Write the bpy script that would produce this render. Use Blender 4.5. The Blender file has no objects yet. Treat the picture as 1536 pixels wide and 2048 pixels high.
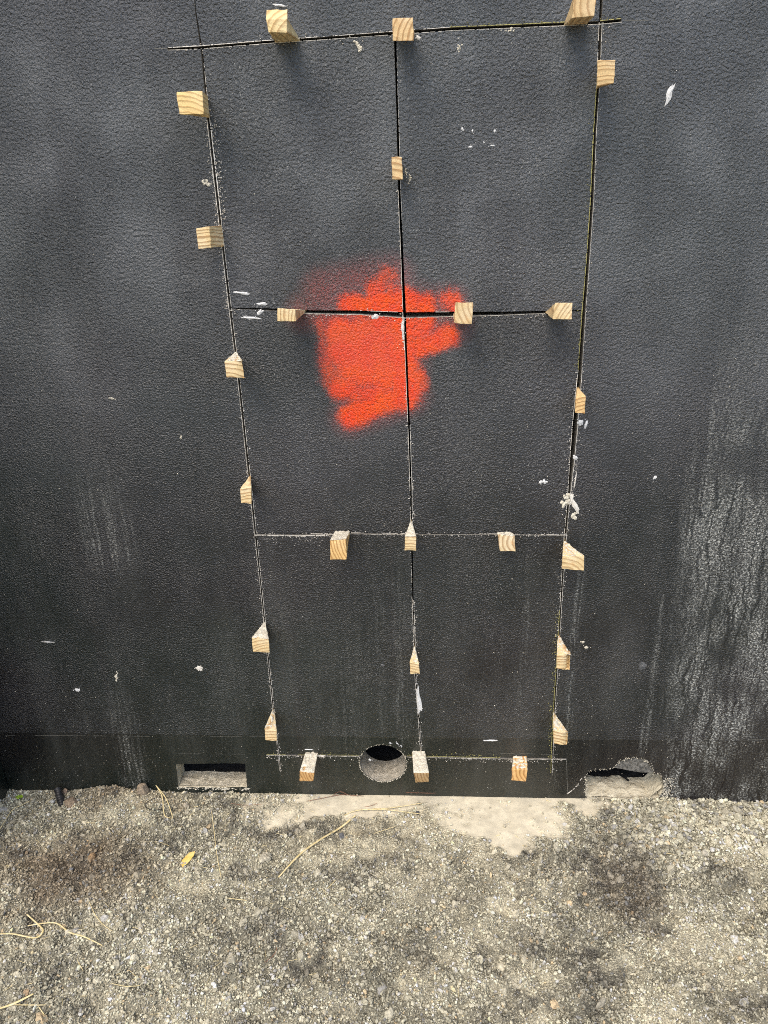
import bpy, bmesh, math, random
import numpy as np
from mathutils import Vector, Matrix, noise as mnoise
from mathutils.geometry import tessellate_polygon

random.seed(11)
rng = np.random.default_rng(11)
scene = bpy.context.scene
COL = scene.collection

# All numbers below are metres in the place itself: x along the wall, y into the wall
# (the painted face is y = 0), z up from the ground at the foot of the wall.
CAM = {'fwd': (-0.0634, 0.9175, -0.3927), 'loc': (0.0, -1.65, 1.5642), 'right': (0.998, 0.0556, -0.0312), 'up': (0.0068, 0.3939, 0.9191)}
VCUT = [[(-0.43, 1.9162), (-0.4314, 1.8697), (-0.4283, 1.8056), (-0.4293, 1.688), (-0.4279, 1.5063), (-0.4261, 1.3272), (-0.4239, 1.1764), (-0.4235, 0.8782),
  (-0.4235, 0.6786), (-0.4256, 0.3206), (-0.4252, 0.1551), (-0.4247, 0.0807)],
 [(-0.0637, 1.8178), (-0.0623, 1.6837), (-0.0616, 1.5513), (-0.0587, 1.4092), (-0.0567, 1.3085), (-0.055, 1.2349), (-0.0517, 1.0682),
  (-0.0499, 0.9127), (-0.0505, 0.8113), (-0.0501, 0.6226), (-0.0473, 0.4025), (-0.0402, 0.2605), (-0.0351, 0.1411)],
 [(0.3065, 1.8998), (0.3093, 1.8201), (0.3125, 1.7203), (0.3127, 1.6451), (0.3162, 1.5216), (0.3165, 1.4091), (0.3154, 1.3102), (0.3158, 1.1848),
  (0.3132, 1.0629), (0.3119, 0.9816), (0.3102, 0.8847), (0.308, 0.7705), (0.309, 0.5949), (0.31, 0.4053), (0.3101, 0.265), (0.3143, 0.091)]]
HCUT = [[(-0.4929, 1.8097), (-0.4306, 1.8097), (-0.2878, 1.8139), (-0.2032, 1.8153), (-0.0636, 1.8186), (0.0374, 1.8208), (0.1647, 1.8204), (0.2457, 1.8203),
  (0.3084, 1.8201), (0.3465, 1.8217)],
 [(-0.4292, 1.3284), (-0.4054, 1.3299), (-0.3254, 1.3249), (-0.2564, 1.3192), (-0.1504, 1.3158), (-0.0556, 1.3084), (0.0439, 1.3082), (0.1428, 1.307),
  (0.2356, 1.308), (0.3176, 1.3092)],
 [(-0.425, 0.803), (-0.3165, 0.8011), (-0.1965, 0.8044), (-0.0542, 0.801), (0.1569, 0.7998), (0.3111, 0.7964)],
 [(-0.4584, 0.1392), (-0.3385, 0.1395), (-0.2017, 0.14), (-0.0769, 0.1404), (0.0416, 0.139), (0.1753, 0.1379), (0.3513, 0.1392)]]
VW = [[0.00062, 0.00114, 0.00234, 0.0026, 0.0026, 0.0026, 0.0026, 0.0026, 0.00208, 0.00182, 0.00156, 0.0013],
 [0.00208, 0.00218, 0.0026, 0.0026, 0.00312, 0.00229, 0.00229, 0.00229, 0.00187, 0.00166, 0.00166, 0.00156, 0.00156],
 [0.0026, 0.0026, 0.0026, 0.0026, 0.00312, 0.00312, 0.00364, 0.00416, 0.00572, 0.0052, 0.0026, 0.0026, 0.00208, 0.00208, 0.00208, 0.00182]]
HW = [[0.00182, 0.00234, 0.00234, 0.00234, 0.0026, 0.0027, 0.0026, 0.0026, 0.0026, 0.0026],
 [0.0013, 0.00156, 0.0026, 0.00312, 0.00416, 0.00572, 0.00468, 0.00364, 0.0026, 0.00156], [0.0013, 0.00208, 0.00156, 0.00156, 0.00104, 0.00104],
 [0.00156, 0.00182, 0.00182, 0.00182, 0.00182, 0.00182, 0.00156]]
WEDGES = [(1, 'h', 0.1, [(-0.2837, -0.1, 1.8359), (-0.2461, -0.1, 1.8351), (-0.2481, -0.1, 1.8106), (-0.2806, -0.1, 1.8127)],
  [(-0.2876, 0.0, 1.8155), (-0.2415, 0.0, 1.816), (-0.2418, 0.0, 1.8128), (-0.2879, 0.0, 1.8122)]),
 (2, 'h', 0.07, [(-0.0647, -0.07, 1.8305), (-0.0288, -0.07, 1.8298), (-0.0276, -0.07, 1.795), (-0.0657, -0.07, 1.7958)], None),
 (3, 'h', 0.09, [(0.2456, -0.09, 1.8508), (0.2838, -0.09, 1.852), (0.2815, -0.09, 1.8168), (0.2437, -0.09, 1.8139)],
  [(0.2448, 0.0, 1.8211), (0.285, 0.0, 1.8218), (0.2853, 0.0, 1.8187), (0.245, 0.0, 1.818)]),
 (4, 'v', 0.085, [(-0.4615, -0.085, 1.7299), (-0.4125, -0.085, 1.7289), (-0.4153, -0.085, 1.6918), (-0.4611, -0.085, 1.6926)], None),
 (5, 'v', 0.05, [(-0.4649, -0.05, 1.4937), (-0.4374, -0.05, 1.4967), (-0.4403, -0.05, 1.4564), (-0.4659, -0.05, 1.4552)], None),
 (6, 'v', 0.0827, [(-0.4295, -0.0827, 1.2352), (-0.392, -0.0827, 1.2366), (-0.3917, -0.0827, 1.1999), (-0.4286, -0.0827, 1.2016)], None),
 (7, 'v', 0.0731, [(-0.4292, -0.0731, 0.9475), (-0.4033, -0.0731, 0.952), (-0.4068, -0.0731, 0.911), (-0.4303, -0.0731, 0.9149)], None),
 (8, 'v', 0.0693, [(-0.4425, -0.0693, 0.556), (-0.401, -0.0693, 0.5519), (-0.4018, -0.0693, 0.5131), (-0.4434, -0.0693, 0.5163)], None),
 (9, 'v', 0.076, [(-0.4341, -0.076, 0.2903), (-0.4038, -0.076, 0.2812), (-0.4058, -0.076, 0.2492), (-0.4356, -0.076, 0.251)], None),
 (10, 'v', 0.06, [(-0.0736, -0.06, 1.6091), (-0.0533, -0.06, 1.6088), (-0.0522, -0.06, 1.5703), (-0.0735, -0.06, 1.571)], None),
 (11, 'v', 0.0803, [(-0.0636, -0.0803, 0.8307), (-0.0377, -0.0803, 0.8306), (-0.0376, -0.0803, 0.7961), (-0.0643, -0.0803, 0.7962)], None),
 (12, 'v', 0.0682, [(-0.0588, -0.0682, 0.4869), (-0.0363, -0.0682, 0.4856), (-0.0342, -0.0682, 0.4526), (-0.0576, -0.0682, 0.4525)], None),
 (13, 'h', 0.1191, [(-0.3017, -0.1191, 1.3446), (-0.2661, -0.1191, 1.3433), (-0.267, -0.1191, 1.3187), (-0.3048, -0.1191, 1.3205)], None),
 (14, 'h', 0.075, [(0.0478, -0.075, 1.3422), (0.0824, -0.075, 1.3414), (0.0815, -0.075, 1.2993), (0.0456, -0.075, 1.3011)], None),
 (15, 'h', 0.1064, [(0.2391, -0.1064, 1.3415), (0.2727, -0.1064, 1.3413), (0.2723, -0.1064, 1.309), (0.2371, -0.1064, 1.3098)], None),
 (16, 'h', 0.0826, [(-0.2332, -0.0826, 0.8232), (-0.1966, -0.0826, 0.8266), (-0.1974, -0.0826, 0.7757), (-0.2353, -0.0826, 0.7753)], None),
 (17, 'h', 0.035, [(0.149, -0.035, 0.8135), (0.1867, -0.035, 0.8108), (0.19, -0.035, 0.7712), (0.1548, -0.035, 0.7713)], None),
 (18, 'v', 0.06, [(0.2971, -0.06, 1.7536), (0.3291, -0.06, 1.7534), (0.3293, -0.06, 1.716), (0.2998, -0.06, 1.7131)], None),
 (19, 'v', 0.0628, [(0.2984, -0.0628, 1.1426), (0.3194, -0.0628, 1.1444), (0.3211, -0.0628, 1.1061), (0.2995, -0.0628, 1.1093)], None),
 (20, 'v', 0.0746, [(0.2913, -0.0746, 0.7789), (0.3399, -0.0746, 0.7791), (0.3418, -0.0746, 0.7411), (0.291, -0.0746, 0.746)], None),
 (21, 'v', 0.0799, [(0.2925, -0.0799, 0.5198), (0.3258, -0.0799, 0.52), (0.3263, -0.0799, 0.4746), (0.2939, -0.0799, 0.4801)], None),
 (22, 'v', 0.077, [(0.2974, -0.077, 0.2933), (0.3344, -0.077, 0.2861), (0.3348, -0.077, 0.2476), (0.2997, -0.077, 0.252)], None),
 (23, 'h', 0.0759, [(-0.3541, -0.0759, 0.1489), (-0.3165, -0.0759, 0.1443), (-0.3201, -0.0759, 0.1174), (-0.3577, -0.0759, 0.1167)],
  [(-0.3506, 0.0, 0.1466), (-0.3163, 0.0, 0.1472), (-0.3195, 0.0, 0.1363), (-0.3525, 0.0, 0.1358)]),
 (24, 'h', 0.0818, [(-0.0544, -0.0818, 0.1541), (-0.0147, -0.0818, 0.1557), (-0.0149, -0.0818, 0.1267), (-0.0492, -0.0818, 0.1232)],
  [(-0.0599, 0.0, 0.1543), (-0.0255, 0.0, 0.1548), (-0.0257, 0.0, 0.1379), (-0.0594, 0.0, 0.1373)]),
 (25, 'h', 0.0503, [(0.2021, -0.0503, 0.1448), (0.2423, -0.0503, 0.1431), (0.2401, -0.0503, 0.1034), (0.2021, -0.0503, 0.1072)],
  [(0.2102, 0.0, 0.144), (0.245, 0.0, 0.1446), (0.2444, 0.0, 0.1357), (0.2099, 0.0, 0.1351)])]
PIPE = (-0.14, 0.1138, 0.0627, 0.0628)
VENT = [(-0.7159, 0.1018), (-0.6196, 0.1052), (-0.5213, 0.107), (-0.5243, 0.0237), (-0.6157, 0.0201), (-0.7202, 0.0197)]
RHOLE = [(0.4043, 0.0789), (0.4082, 0.09), (0.4143, 0.0975), (0.4273, 0.1009), (0.4423, 0.1029), (0.4538, 0.1014), (0.4685, 0.1058), (0.4758, 0.1083),
 (0.4824, 0.1194), (0.4927, 0.1304), (0.5068, 0.1403), (0.5288, 0.1442), (0.5459, 0.1409), (0.5597, 0.1328), (0.5724, 0.1186), (0.5813, 0.1042),
 (0.586, 0.0916), (0.5997, 0.09), (0.6064, 0.0803), (0.612, 0.0632), (0.6148, 0.046), (0.6139, 0.0286), (0.6066, 0.0172), (0.6078, 0.0072),
 (0.5421, 0.004), (0.4655, 0.0028), (0.4144, 0.003), (0.4085, 0.0243), (0.4075, 0.0542)]
PLUG = [(0.4766, 0.1081), (0.4825, 0.1184), (0.4928, 0.1292), (0.5069, 0.1388), (0.5289, 0.1428), (0.5451, 0.1397), (0.5589, 0.1316), (0.571, 0.1173),
 (0.58, 0.103), (0.5842, 0.095), (0.5713, 0.0923), (0.5525, 0.0925), (0.5335, 0.0951), (0.5181, 0.0987), (0.5026, 0.1028), (0.4893, 0.1045)]
CRACK = [(0.4052, 0.0789), (0.3935, 0.0688), (0.3873, 0.0489), (0.3783, 0.0387), (0.3677, 0.0247), (0.3568, 0.0131)]
SPRAY = [(-0.0992, 1.332, -0.0531, 1.333, 0.0294, 1.0), (-0.1709, 1.3286, -0.0972, 1.3279, 0.0158, 0.95), (-0.193, 1.2718, -0.083, 1.2695, 0.0354, 1.0),
 (-0.1928, 1.2356, -0.0789, 1.2225, 0.0335, 1.0), (-0.1982, 1.1546, -0.1883, 1.1544, 0.022, 1.0), (-0.1775, 1.194, -0.0694, 1.1701, 0.0327, 0.93),
 (-0.0645, 1.2879, -0.0614, 1.1366, 0.0317, 1.0), (-0.0533, 1.1587, -0.0466, 1.1653, 0.0305, 1.0), (-0.0271, 1.2408, 0.0346, 1.2607, 0.0149, 1.0),
 (-0.1802, 1.092, -0.1575, 1.102, 0.0223, 1.0), (-0.1575, 1.102, -0.0569, 1.141, 0.0167, 1.0), (0.0334, 1.3371, 0.0438, 1.3317, 0.0166, 0.62),
 (-0.0977, 1.3805, -0.0902, 1.3882, 0.0104, 0.6), (-0.1223, 1.361, -0.0961, 1.3654, 0.0146, 0.7), (-0.0134, 1.328, -0.0192, 1.2765, 0.0188, 0.85),
 (-0.1799, 1.1442, -0.1031, 1.1373, 0.0199, 0.72), (-0.2262, 1.2914, -0.2225, 1.1728, 0.0171, 0.5)]
HALO = [(-0.1819, 1.3216, -0.0345, 1.3182, 0.0635, 1.0), (-0.1873, 1.216, -0.0686, 1.2029, 0.0651, 1.0), (-0.1827, 1.0875, -0.0482, 1.1364, 0.0503, 0.9),
 (-0.0351, 1.2768, 0.0388, 1.2856, 0.0529, 0.9), (-0.222, 1.3584, -0.0852, 1.3801, 0.0578, 1.0), (-0.2671, 1.3184, -0.1913, 1.3424, 0.0479, 0.7),
 (0.0179, 1.3374, 0.0438, 1.3368, 0.0374, 0.8)]
STREAK = [(-0.8458, 0.0478, -0.0312, 0.3964, 0.95), (-0.7887, 0.0858, 0.6932, 1.0186, 0.9), (-0.9718, 0.0498, 0.7353, 0.9464, 0.45),
 (-1.0147, 0.0692, 0.2479, 0.4107, 0.35), (-0.7528, 0.0572, -0.0287, 0.1501, 0.2), (-0.5351, 0.0667, 0.153, 0.55, 0.2),
 (-0.217, 0.065, 0.1241, 0.6225, 0.25), (0.3475, 0.0158, 0.2009, 0.8346, 0.9), (-0.0851, 0.0202, 0.1605, 0.7789, 0.45),
 (-0.1356, 0.0127, 0.1932, 0.7593, 0.35), (0.2274, 0.0124, 0.1658, 0.7775, 0.42), (-0.373, 0.0258, 0.1556, 0.7602, 0.18),
 (0.3369, 0.0266, 0.0133, 0.1673, 0.5), (-0.0336, 0.0302, 0.0053, 0.0671, 0.35), (-0.172, 0.0306, -0.0067, 0.0557, 0.5),
 (-0.9642, 0.0416, 0.1807, 0.4268, 0.2), (0.1805, 0.0316, 0.165, 0.6227, 0.15), (-0.3049, 0.0499, 0.1566, 1.0125, 0.12),
 (0.2979, 0.0134, 0.0124, 0.1332, 0.3), (-0.4949, 0.0125, 1.4306, 1.5081, 0.5), (0.1026, 0.0093, 1.6863, 1.8167, 0.25)]
RIGHT = [(0.6422, 1.362), (0.6023, 1.2217), (0.584, 1.0017), (0.5653, 0.6906), (0.5564, 0.4813), (0.5599, 0.171), (0.5741, -0.0348)]
ZLINE = 0.2017
FINE = [[(-1.1994, 0.1948), (-0.7749, 0.1975)], [(-0.6083, 0.1982), (-0.4158, 0.201)], [(0.6904, 0.2073), (0.862, 0.2099)],
 [(-0.7418, 0.138), (-0.4416, 0.1412)], [(0.1748, 0.1547), (0.3596, 0.1527)], [(0.3514, 0.1375), (0.3617, 0.0137)],
 [(-0.555, 1.813), (-0.4928, 1.8105)], [(0.3465, 1.8217), (0.4416, 1.8186)]]
SCUFF = [(0.4457, 1.7031, 0.0238, 0.0055, 75.0, 0.0), (-0.3988, 1.3616, 0.0181, 0.0027, -8.0, 0.0), (-0.3574, 1.3381, 0.0128, 0.0032, 3.0, 0.0),
 (-0.3849, 1.3096, 0.0194, 0.0032, -3.0, 0.0), (-0.3632, 1.3216, 0.0075, 0.0043, 30.0, 0.0), (-0.2735, 1.8703, 0.0185, 0.0023, -8.0, 0.0),
 (-0.1329, 1.8005, 0.0112, 0.0037, -50.0, 1.0), (0.0541, 1.7932, 0.011, 0.0046, -85.0, 1.0), (0.0617, 1.6554, 0.0076, 0.0029, -60.0, 0.0),
 (0.0764, 1.6237, 0.0067, 0.0038, 0.0, 0.0), (0.0809, 1.6513, 0.0038, 0.0043, 0.0, 0.0), (0.1237, 1.6499, 0.0038, 0.0052, 0.0, 0.0),
 (0.1196, 1.6249, 0.0077, 0.0024, 0.0, 0.0), (0.1032, 1.6307, 0.0038, 0.0035, 0.0, 0.0), (-0.447, 1.577, 0.0122, 0.0051, -30.0, 1.0),
 (-0.6105, 0.4183, 0.0106, 0.0093, -30.0, 2.0), (0.3694, 0.5037, 0.0049, 0.0037, 0.0, 1.0), (0.3778, 0.4877, 0.0049, 0.0059, -60.0, 1.0),
 (-0.119, 1.3068, 0.0085, 0.0042, 15.0, 0.0), (-0.0604, 1.2836, 0.0028, 0.0209, -3.0, 0.0), (-0.0406, 0.3246, 0.0052, 0.0412, 4.0, 0.0),
 (0.1486, 0.196, 0.0185, 0.0026, 0.0, 0.0), (-0.3399, 0.1582, 0.0192, 0.0027, 0.0, 0.0), (-0.3112, 0.1365, 0.0192, 0.0069, 0.0, 2.0),
 (-0.0405, 1.5688, 0.003, 0.0127, -6.0, 1.0), (-0.0481, 1.5826, 0.0025, 0.009, 0.0, 1.0), (0.2536, 0.9294, 0.0056, 0.0045, -20.0, 0.0),
 (0.2447, 0.9283, 0.0034, 0.0049, 0.0, 0.0), (0.3259, 0.8697, 0.0068, 0.0275, 28.0, 2.0), (0.3181, 0.8847, 0.0057, 0.0174, 5.0, 2.0),
 (0.3034, 0.8848, 0.0091, 0.0199, -10.0, 1.0), (0.3228, 0.9336, 0.0015, 0.0291, -4.0, 2.0), (0.3251, 0.8472, 0.0068, 0.0126, 0.0, 1.0),
 (0.3204, 0.9874, 0.0066, 0.0044, -40.0, 0.0), (0.3259, 1.0684, 0.0087, 0.0065, -80.0, 0.0), (0.3371, 1.0626, 0.0033, 0.0114, -10.0, 0.0),
 (-0.8363, 0.3931, 0.0041, 0.0128, -10.0, 1.0), (-0.9495, 0.3474, 0.0082, 0.0055, -10.0, 0.0), (0.521, 0.4339, 0.011, 0.0135, 0.0, 3.0),
 (0.4988, 0.9378, 0.0044, 0.006, 0.0, 0.0), (-0.1312, 0.4324, 0.009, 0.0064, -30.0, 3.0), (-0.7181, 1.1396, 0.0092, 0.0017, -10.0, 1.0),
 (0.1468, 1.8149, 0.0127, 0.0036, 5.0, 1.0), (-0.0223, 1.8098, 0.0092, 0.0055, 0.0, 2.0), (-0.572, 1.0462, 0.0023, 0.006, -10.0, 1.0),
 (-0.1751, 0.1251, 0.0041, 0.0027, -40.0, 0.0), (-0.1176, 0.1836, 0.0027, 0.0067, 40.0, 0.0), (-0.0989, 0.1822, 0.0027, 0.0084, 40.0, 0.0),
 (-0.0883, 0.174, 0.0027, 0.005, 40.0, 0.0), (-1.0006, 0.4974, 0.0187, 0.0016, -2.0, 0.0), (-0.7986, 0.1353, 0.0001, 0.0002, 0.0, 0.0)]
CEMENT = [(0.0486, -0.0085, 0.4016, 0.0431, 1.1), (0.1981, -0.0886, 0.118, 0.0754, 1.0), (0.2128, -0.1675, 0.0475, 0.0357, 0.75),
 (-0.2727, -0.0447, 0.1233, 0.0431, 0.95), (0.0807, -0.0607, 0.0936, 0.0566, 0.75), (-0.4363, -0.0577, 0.1236, 0.055, 0.55)]
DUST = [(-0.0198, -0.1026, 0.4387, 0.1299, 0.85), (-0.7744, -0.049, 0.1541, 0.0542, 0.3), (-0.127, -0.079, 0.4984, 0.1093, 0.75),
 (-0.3133, -0.2405, 0.1005, 0.0739, 0.6), (-0.1421, -0.3585, 0.1759, 0.0463, 0.35), (0.2875, -0.2392, 0.067, 0.0864, 0.65),
 (0.0298, -0.5261, 0.2122, 0.111, 0.35), (0.5101, -0.5102, 0.2134, 0.1306, 0.45), (-0.7259, -0.4228, 0.1115, 0.0626, 0.6),
 (0.1947, -0.3685, 0.0918, 0.0886, 0.4), (-0.2652, -0.4954, 0.1429, 0.046, 0.4), (-0.0878, -0.2344, 0.0747, 0.0449, 0.4),
 (0.6668, -0.1191, 0.1136, 0.0488, 0.2), (0.4483, -0.2496, 0.108, 0.0147, 0.35)]
DARK = [(0.4724, -0.2489, 0.084, 0.1509, 0.75), (-0.3814, -0.1373, 0.1058, 0.0414, 0.8), (-0.5256, -0.1494, 0.0663, 0.0331, 0.6),
 (0.7157, -0.2638, 0.1057, 0.0494, 0.6), (0.226, -0.4375, 0.0497, 0.0421, 0.6), (-1.0605, -0.2212, 0.0528, 0.0237, 0.9),
 (-0.8956, -0.2642, 0.0769, 0.0375, 0.5), (-0.4007, -0.4321, 0.0459, 0.0312, 0.6), (-0.0351, -0.458, 0.0444, 0.0416, 0.5),
 (0.3403, -0.4989, 0.0743, 0.0663, 0.4), (-0.2425, -0.2538, 0.056, 0.0297, 0.4), (-0.1577, -0.1232, 0.0658, 0.0335, 0.6),
 (-0.6714, -0.11, 0.068, 0.0259, 0.4), (0.121, -0.5828, 0.0513, 0.0511, 0.45), (-0.6359, -0.6195, 0.063, 0.0406, 0.4)]
BROWN = [(-0.9243, -0.2727, 0.2483, 0.1411, 0.9), (-0.8516, -0.032, 0.1981, 0.0551, 0.7), (0.4563, -0.2925, 0.0999, 0.1326, 0.55),
 (-0.9747, -0.4172, 0.0955, 0.0259, 0.6), (-0.2121, -0.1074, 0.093, 0.0506, 0.5)]
MOUND = [(-0.8906, -0.0423, 0.1413, 0.081, 1.0), (-0.8118, -0.0023, 0.0502, 0.0472, 0.7), (-0.5462, -0.0621, 0.124, 0.0704, 0.35),
 (0.6371, -0.0692, 0.2644, 0.1312, 0.3)]
STALK = [('thick', 0.0022, [(-0.3824, -0.292), (-0.3414, -0.2227), (-0.2976, -0.1686), (-0.2511, -0.117), (-0.2114, -0.0846)]),
 ('long', 0.0013, [(-0.2448, -0.0748), (-0.2054, -0.0613), (-0.1347, -0.0614), (-0.0373, -0.0751)]),
 ('fork', 0.0011, [(-0.169, -0.0568), (-0.1216, -0.0521), (-0.0336, -0.0354)]),
 ('bent', 0.0019, [(-1.0027, -0.465), (-0.9721, -0.4576), (-0.9177, -0.4597), (-0.905, -0.4465), (-0.9195, -0.4314), (-0.9646, -0.4035)]),
 ('tapered', 0.0016, [(-0.9503, -0.4297), (-0.8864, -0.4251), (-0.8401, -0.4484), (-0.7943, -0.4672), (-0.7492, -0.4808)]),
 ('corner', 0.0024, [(-0.9156, -0.6281), (-0.8843, -0.6175), (-0.8483, -0.6022)]),
 ('sprig', 0.0009, [(-0.8832, -0.6196), (-0.8317, -0.6252), (-0.8115, -0.6224)]), ('tiny', 0.0009, [(-0.8249, -0.6282), (-0.8034, -0.6462)]),
 ('thin', 0.0008, [(-0.6027, -0.0852), (-0.5858, -0.1339), (-0.5565, -0.2158), (-0.5256, -0.2917)]),
 ('curl', 0.0008, [(-0.6919, -0.5716), (-0.6561, -0.5792), (-0.6298, -0.5706)]),
 ('arc', 0.0007, [(-0.8259, -0.3691), (-0.8004, -0.4012), (-0.772, -0.4268), (-0.742, -0.4428)]),
 ('hook', 0.0012, [(-0.7788, 0.0161), (-0.7568, -0.0336), (-0.7322, -0.0919), (-0.708, -0.0985)]),
 ('stem', 0.0012, [(-0.7788, 0.0161), (-0.7437, -0.0389), (-0.7085, -0.0967)]),
 ('left', 0.0011, [(-1.1662, -0.1485), (-1.1638, -0.086), (-1.1519, -0.0672), (-1.1299, -0.0535)]),
 ('short', 0.0009, [(-0.159, -0.1435), (-0.1029, -0.1098)]), ('splinter', 0.0008, [(-0.2601, -0.3132), (-0.2425, -0.2866)]),
 ('rest', 0.0007, [(-0.793, -0.5161), (-0.7661, -0.5446)]), ('pale', 0.0009, [(-0.496, -0.3511), (-0.4461, -0.3579)]),
 ('root', 0.0006, [(-0.3734, -0.5107), (-0.3554, -0.4888), (-0.3547, -0.4682)])]
TWIG = [('a', 0.0009, [(-0.3539, -0.0281), (-0.3174, -0.0197), (-0.2635, -0.0034), (-0.2436, 0.0085)]),
 ('b', 0.0009, [(-0.284, -0.0077), (-0.2623, 0.0255), (-0.2363, 0.0048), (-0.1962, -0.0057)]),
 ('c', 0.0008, [(-0.2316, -0.0437), (-0.1836, -0.0426), (-0.1566, -0.0365)]), ('d', 0.0008, [(-0.0803, 0.0218), (-0.0272, 0.0191), (0.0035, 0.0198)]),
 ('e', 0.0009, [(-0.0409, 0.0017), (-0.016, 0.0117), (0.0035, 0.0198)]), ('f', 0.0007, [(-0.5608, -0.0477), (-0.5207, -0.0523), (-0.4704, -0.0603)])]
ROCKS = [('clod', (-1.0093, -0.0564), 0.0201, 0.0153, (0.26, 0.2, 0.14)), ('mound', (-0.8169, -0.0082), 0.0201, 0.0201, (0.28, 0.225, 0.16)),
 ('chip', (-1.0472, -0.0036), 0.0106, 0.0106, (0.25, 0.19, 0.14)), ('pale', (0.668, -0.1862), 0.0106, 0.0094, (0.5, 0.46, 0.36)),
 ('grey', (-0.9167, -0.2694), 0.0071, 0.0059, (0.2, 0.2, 0.2)), ('white', (-0.7151, -0.1777), 0.0071, 0.0047, (0.4, 0.42, 0.44)),
 ('blue', (-0.2439, -0.1473), 0.0094, 0.0059, (0.15, 0.15, 0.15)), ('slate', (-0.0468, -0.0647), 0.0071, 0.0047, (0.1, 0.1, 0.1)),
 ('lump', (-0.4299, -0.2282), 0.0189, 0.0094, (0.45, 0.41, 0.31)), ('tan', (-0.8703, -0.5931), 0.0083, 0.0047, (0.42, 0.3, 0.18)),
 ('white2', (-1.0675, -0.0483), 0.0071, 0.0059, (0.5, 0.5, 0.46)), ('brownish', (-0.8783, -0.2276), 0.0118, 0.0071, (0.3, 0.2, 0.11)),
 ('beige', (-0.6863, -0.0507), 0.0094, 0.0071, (0.42, 0.37, 0.28)), ('quartz', (0.4529, -0.1731), 0.0083, 0.0047, (0.5, 0.48, 0.42)),
 ('flat', (-0.6239, -0.4902), 0.0083, 0.0047, (0.45, 0.42, 0.33))]
LEAF = [(-0.6305, -0.26), (-0.631, -0.2368), (-0.6235, -0.2271), (-0.5992, -0.2622), (-0.6034, -0.2608), (-0.6086, -0.2866)]
LEAFC = (-0.6237, -0.2397)
PIPEEND = [(-1.061, -0.0215), (-1.0348, -0.057)]
PLANT = (-1.1665, -0.0354)
LOOP = [(-0.7624, -0.0337), (-0.7839, -0.0418), (-0.7932, -0.0643), (-0.7827, -0.0823), (-0.7627, -0.0836), (-0.7449, -0.0741)]
PIERX = -1.218
TAB = [(-0.5941, 0.1074), (-0.5576, 0.1081), (-0.5589, 0.0958), (-0.5955, 0.0952)]

# ------------------------------------------------------------------ camera
cam_d = bpy.data.cameras.new('camera')
cam = bpy.data.objects.new('camera', cam_d)
COL.objects.link(cam)
R_, U_, F_ = CAM['right'], CAM['up'], CAM['fwd']
cam.matrix_world = Matrix(((R_[0], U_[0], -F_[0], CAM['loc'][0]),
                           (R_[1], U_[1], -F_[1], CAM['loc'][1]),
                           (R_[2], U_[2], -F_[2], CAM['loc'][2]),
                           (0, 0, 0, 1)))
cam_d.sensor_fit = 'AUTO'
cam_d.sensor_width = 36.0
cam_d.lens = 1538.0 / 2048.0 * 36.0
cam_d.clip_start = 0.02
cam_d.clip_end = 2000
scene.camera = cam

# ------------------------------------------------------------------ light
SUN_EL, SUN_AZ = math.radians(58), math.radians(205)     # azimuth measured from +y, clockwise
world = bpy.data.worlds.new('World')
scene.world = world
world.use_nodes = True
wn = world.node_tree
for n in list(wn.nodes):
    wn.nodes.remove(n)
sky = wn.nodes.new('ShaderNodeTexSky')
sky.sky_type = 'NISHITA'
sky.sun_disc = False
sky.sun_elevation = SUN_EL
sky.sun_rotation = SUN_AZ
sky.air_density = 1.0
sky.dust_density = 3.0
sky.ozone_density = 0.6
bg = wn.nodes.new('ShaderNodeBackground')
bg.inputs['Strength'].default_value = 0.15
out = wn.nodes.new('ShaderNodeOutputWorld')
wn.links.new(sky.outputs[0], bg.inputs['Color'])
wn.links.new(bg.outputs[0], out.inputs['Surface'])

sun_d = bpy.data.lights.new('sun', 'SUN')
sun_d.energy = 1.0
sun_d.angle = math.radians(42)
sun_d.color = (1.0, 0.91, 0.77)
sun = bpy.data.objects.new('sun', sun_d)
COL.objects.link(sun)
sdir = Vector((math.sin(SUN_AZ) * math.cos(SUN_EL), math.cos(SUN_AZ) * math.cos(SUN_EL), math.sin(SUN_EL)))
sun.rotation_euler = sdir.to_track_quat('Z', 'Y').to_euler()
sun.location = sdir * 20

scene.view_settings.view_transform = 'Standard'
scene.view_settings.look = 'None'
scene.view_settings.gamma = 1.0
scene.view_settings.use_curve_mapping = False
scene.view_settings.exposure = 0.95
scene.render.engine = 'CYCLES'
scene.cycles.use_denoising = False          # keep the grain of the surfaces
scene.cycles.max_bounces = 5
scene.cycles.diffuse_bounces = 3
scene.cycles.glossy_bounces = 2
scene.cycles.filter_width = 1.0
scene.cycles.use_adaptive_sampling = True
scene.cycles.adaptive_threshold = 0.022
scene.render.resolution_x = 768
scene.render.resolution_y = 1024

def nvec(p):
    return Vector((mnoise.noise(p), mnoise.noise(p + Vector((31.7, 3.1, 9.2))), mnoise.noise(p + Vector((5.3, 47.9, 21.4)))))

# ------------------------------------------------------------------ object helpers
def link(name, me, parent=None):
    o = bpy.data.objects.new(name, me)
    COL.objects.link(o)
    if parent is not None:
        o.parent = parent
    return o

def tag(o, label=None, cat=None, group=None, kind=None):
    if label: o['label'] = label
    if cat: o['category'] = cat
    if group: o['group'] = group
    if kind: o['kind'] = kind
    return o

def empty(name, loc=(0, 0, 0)):
    o = bpy.data.objects.new(name, None)
    COL.objects.link(o)
    o.location = loc
    o.empty_display_size = 0.05
    return o

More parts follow.
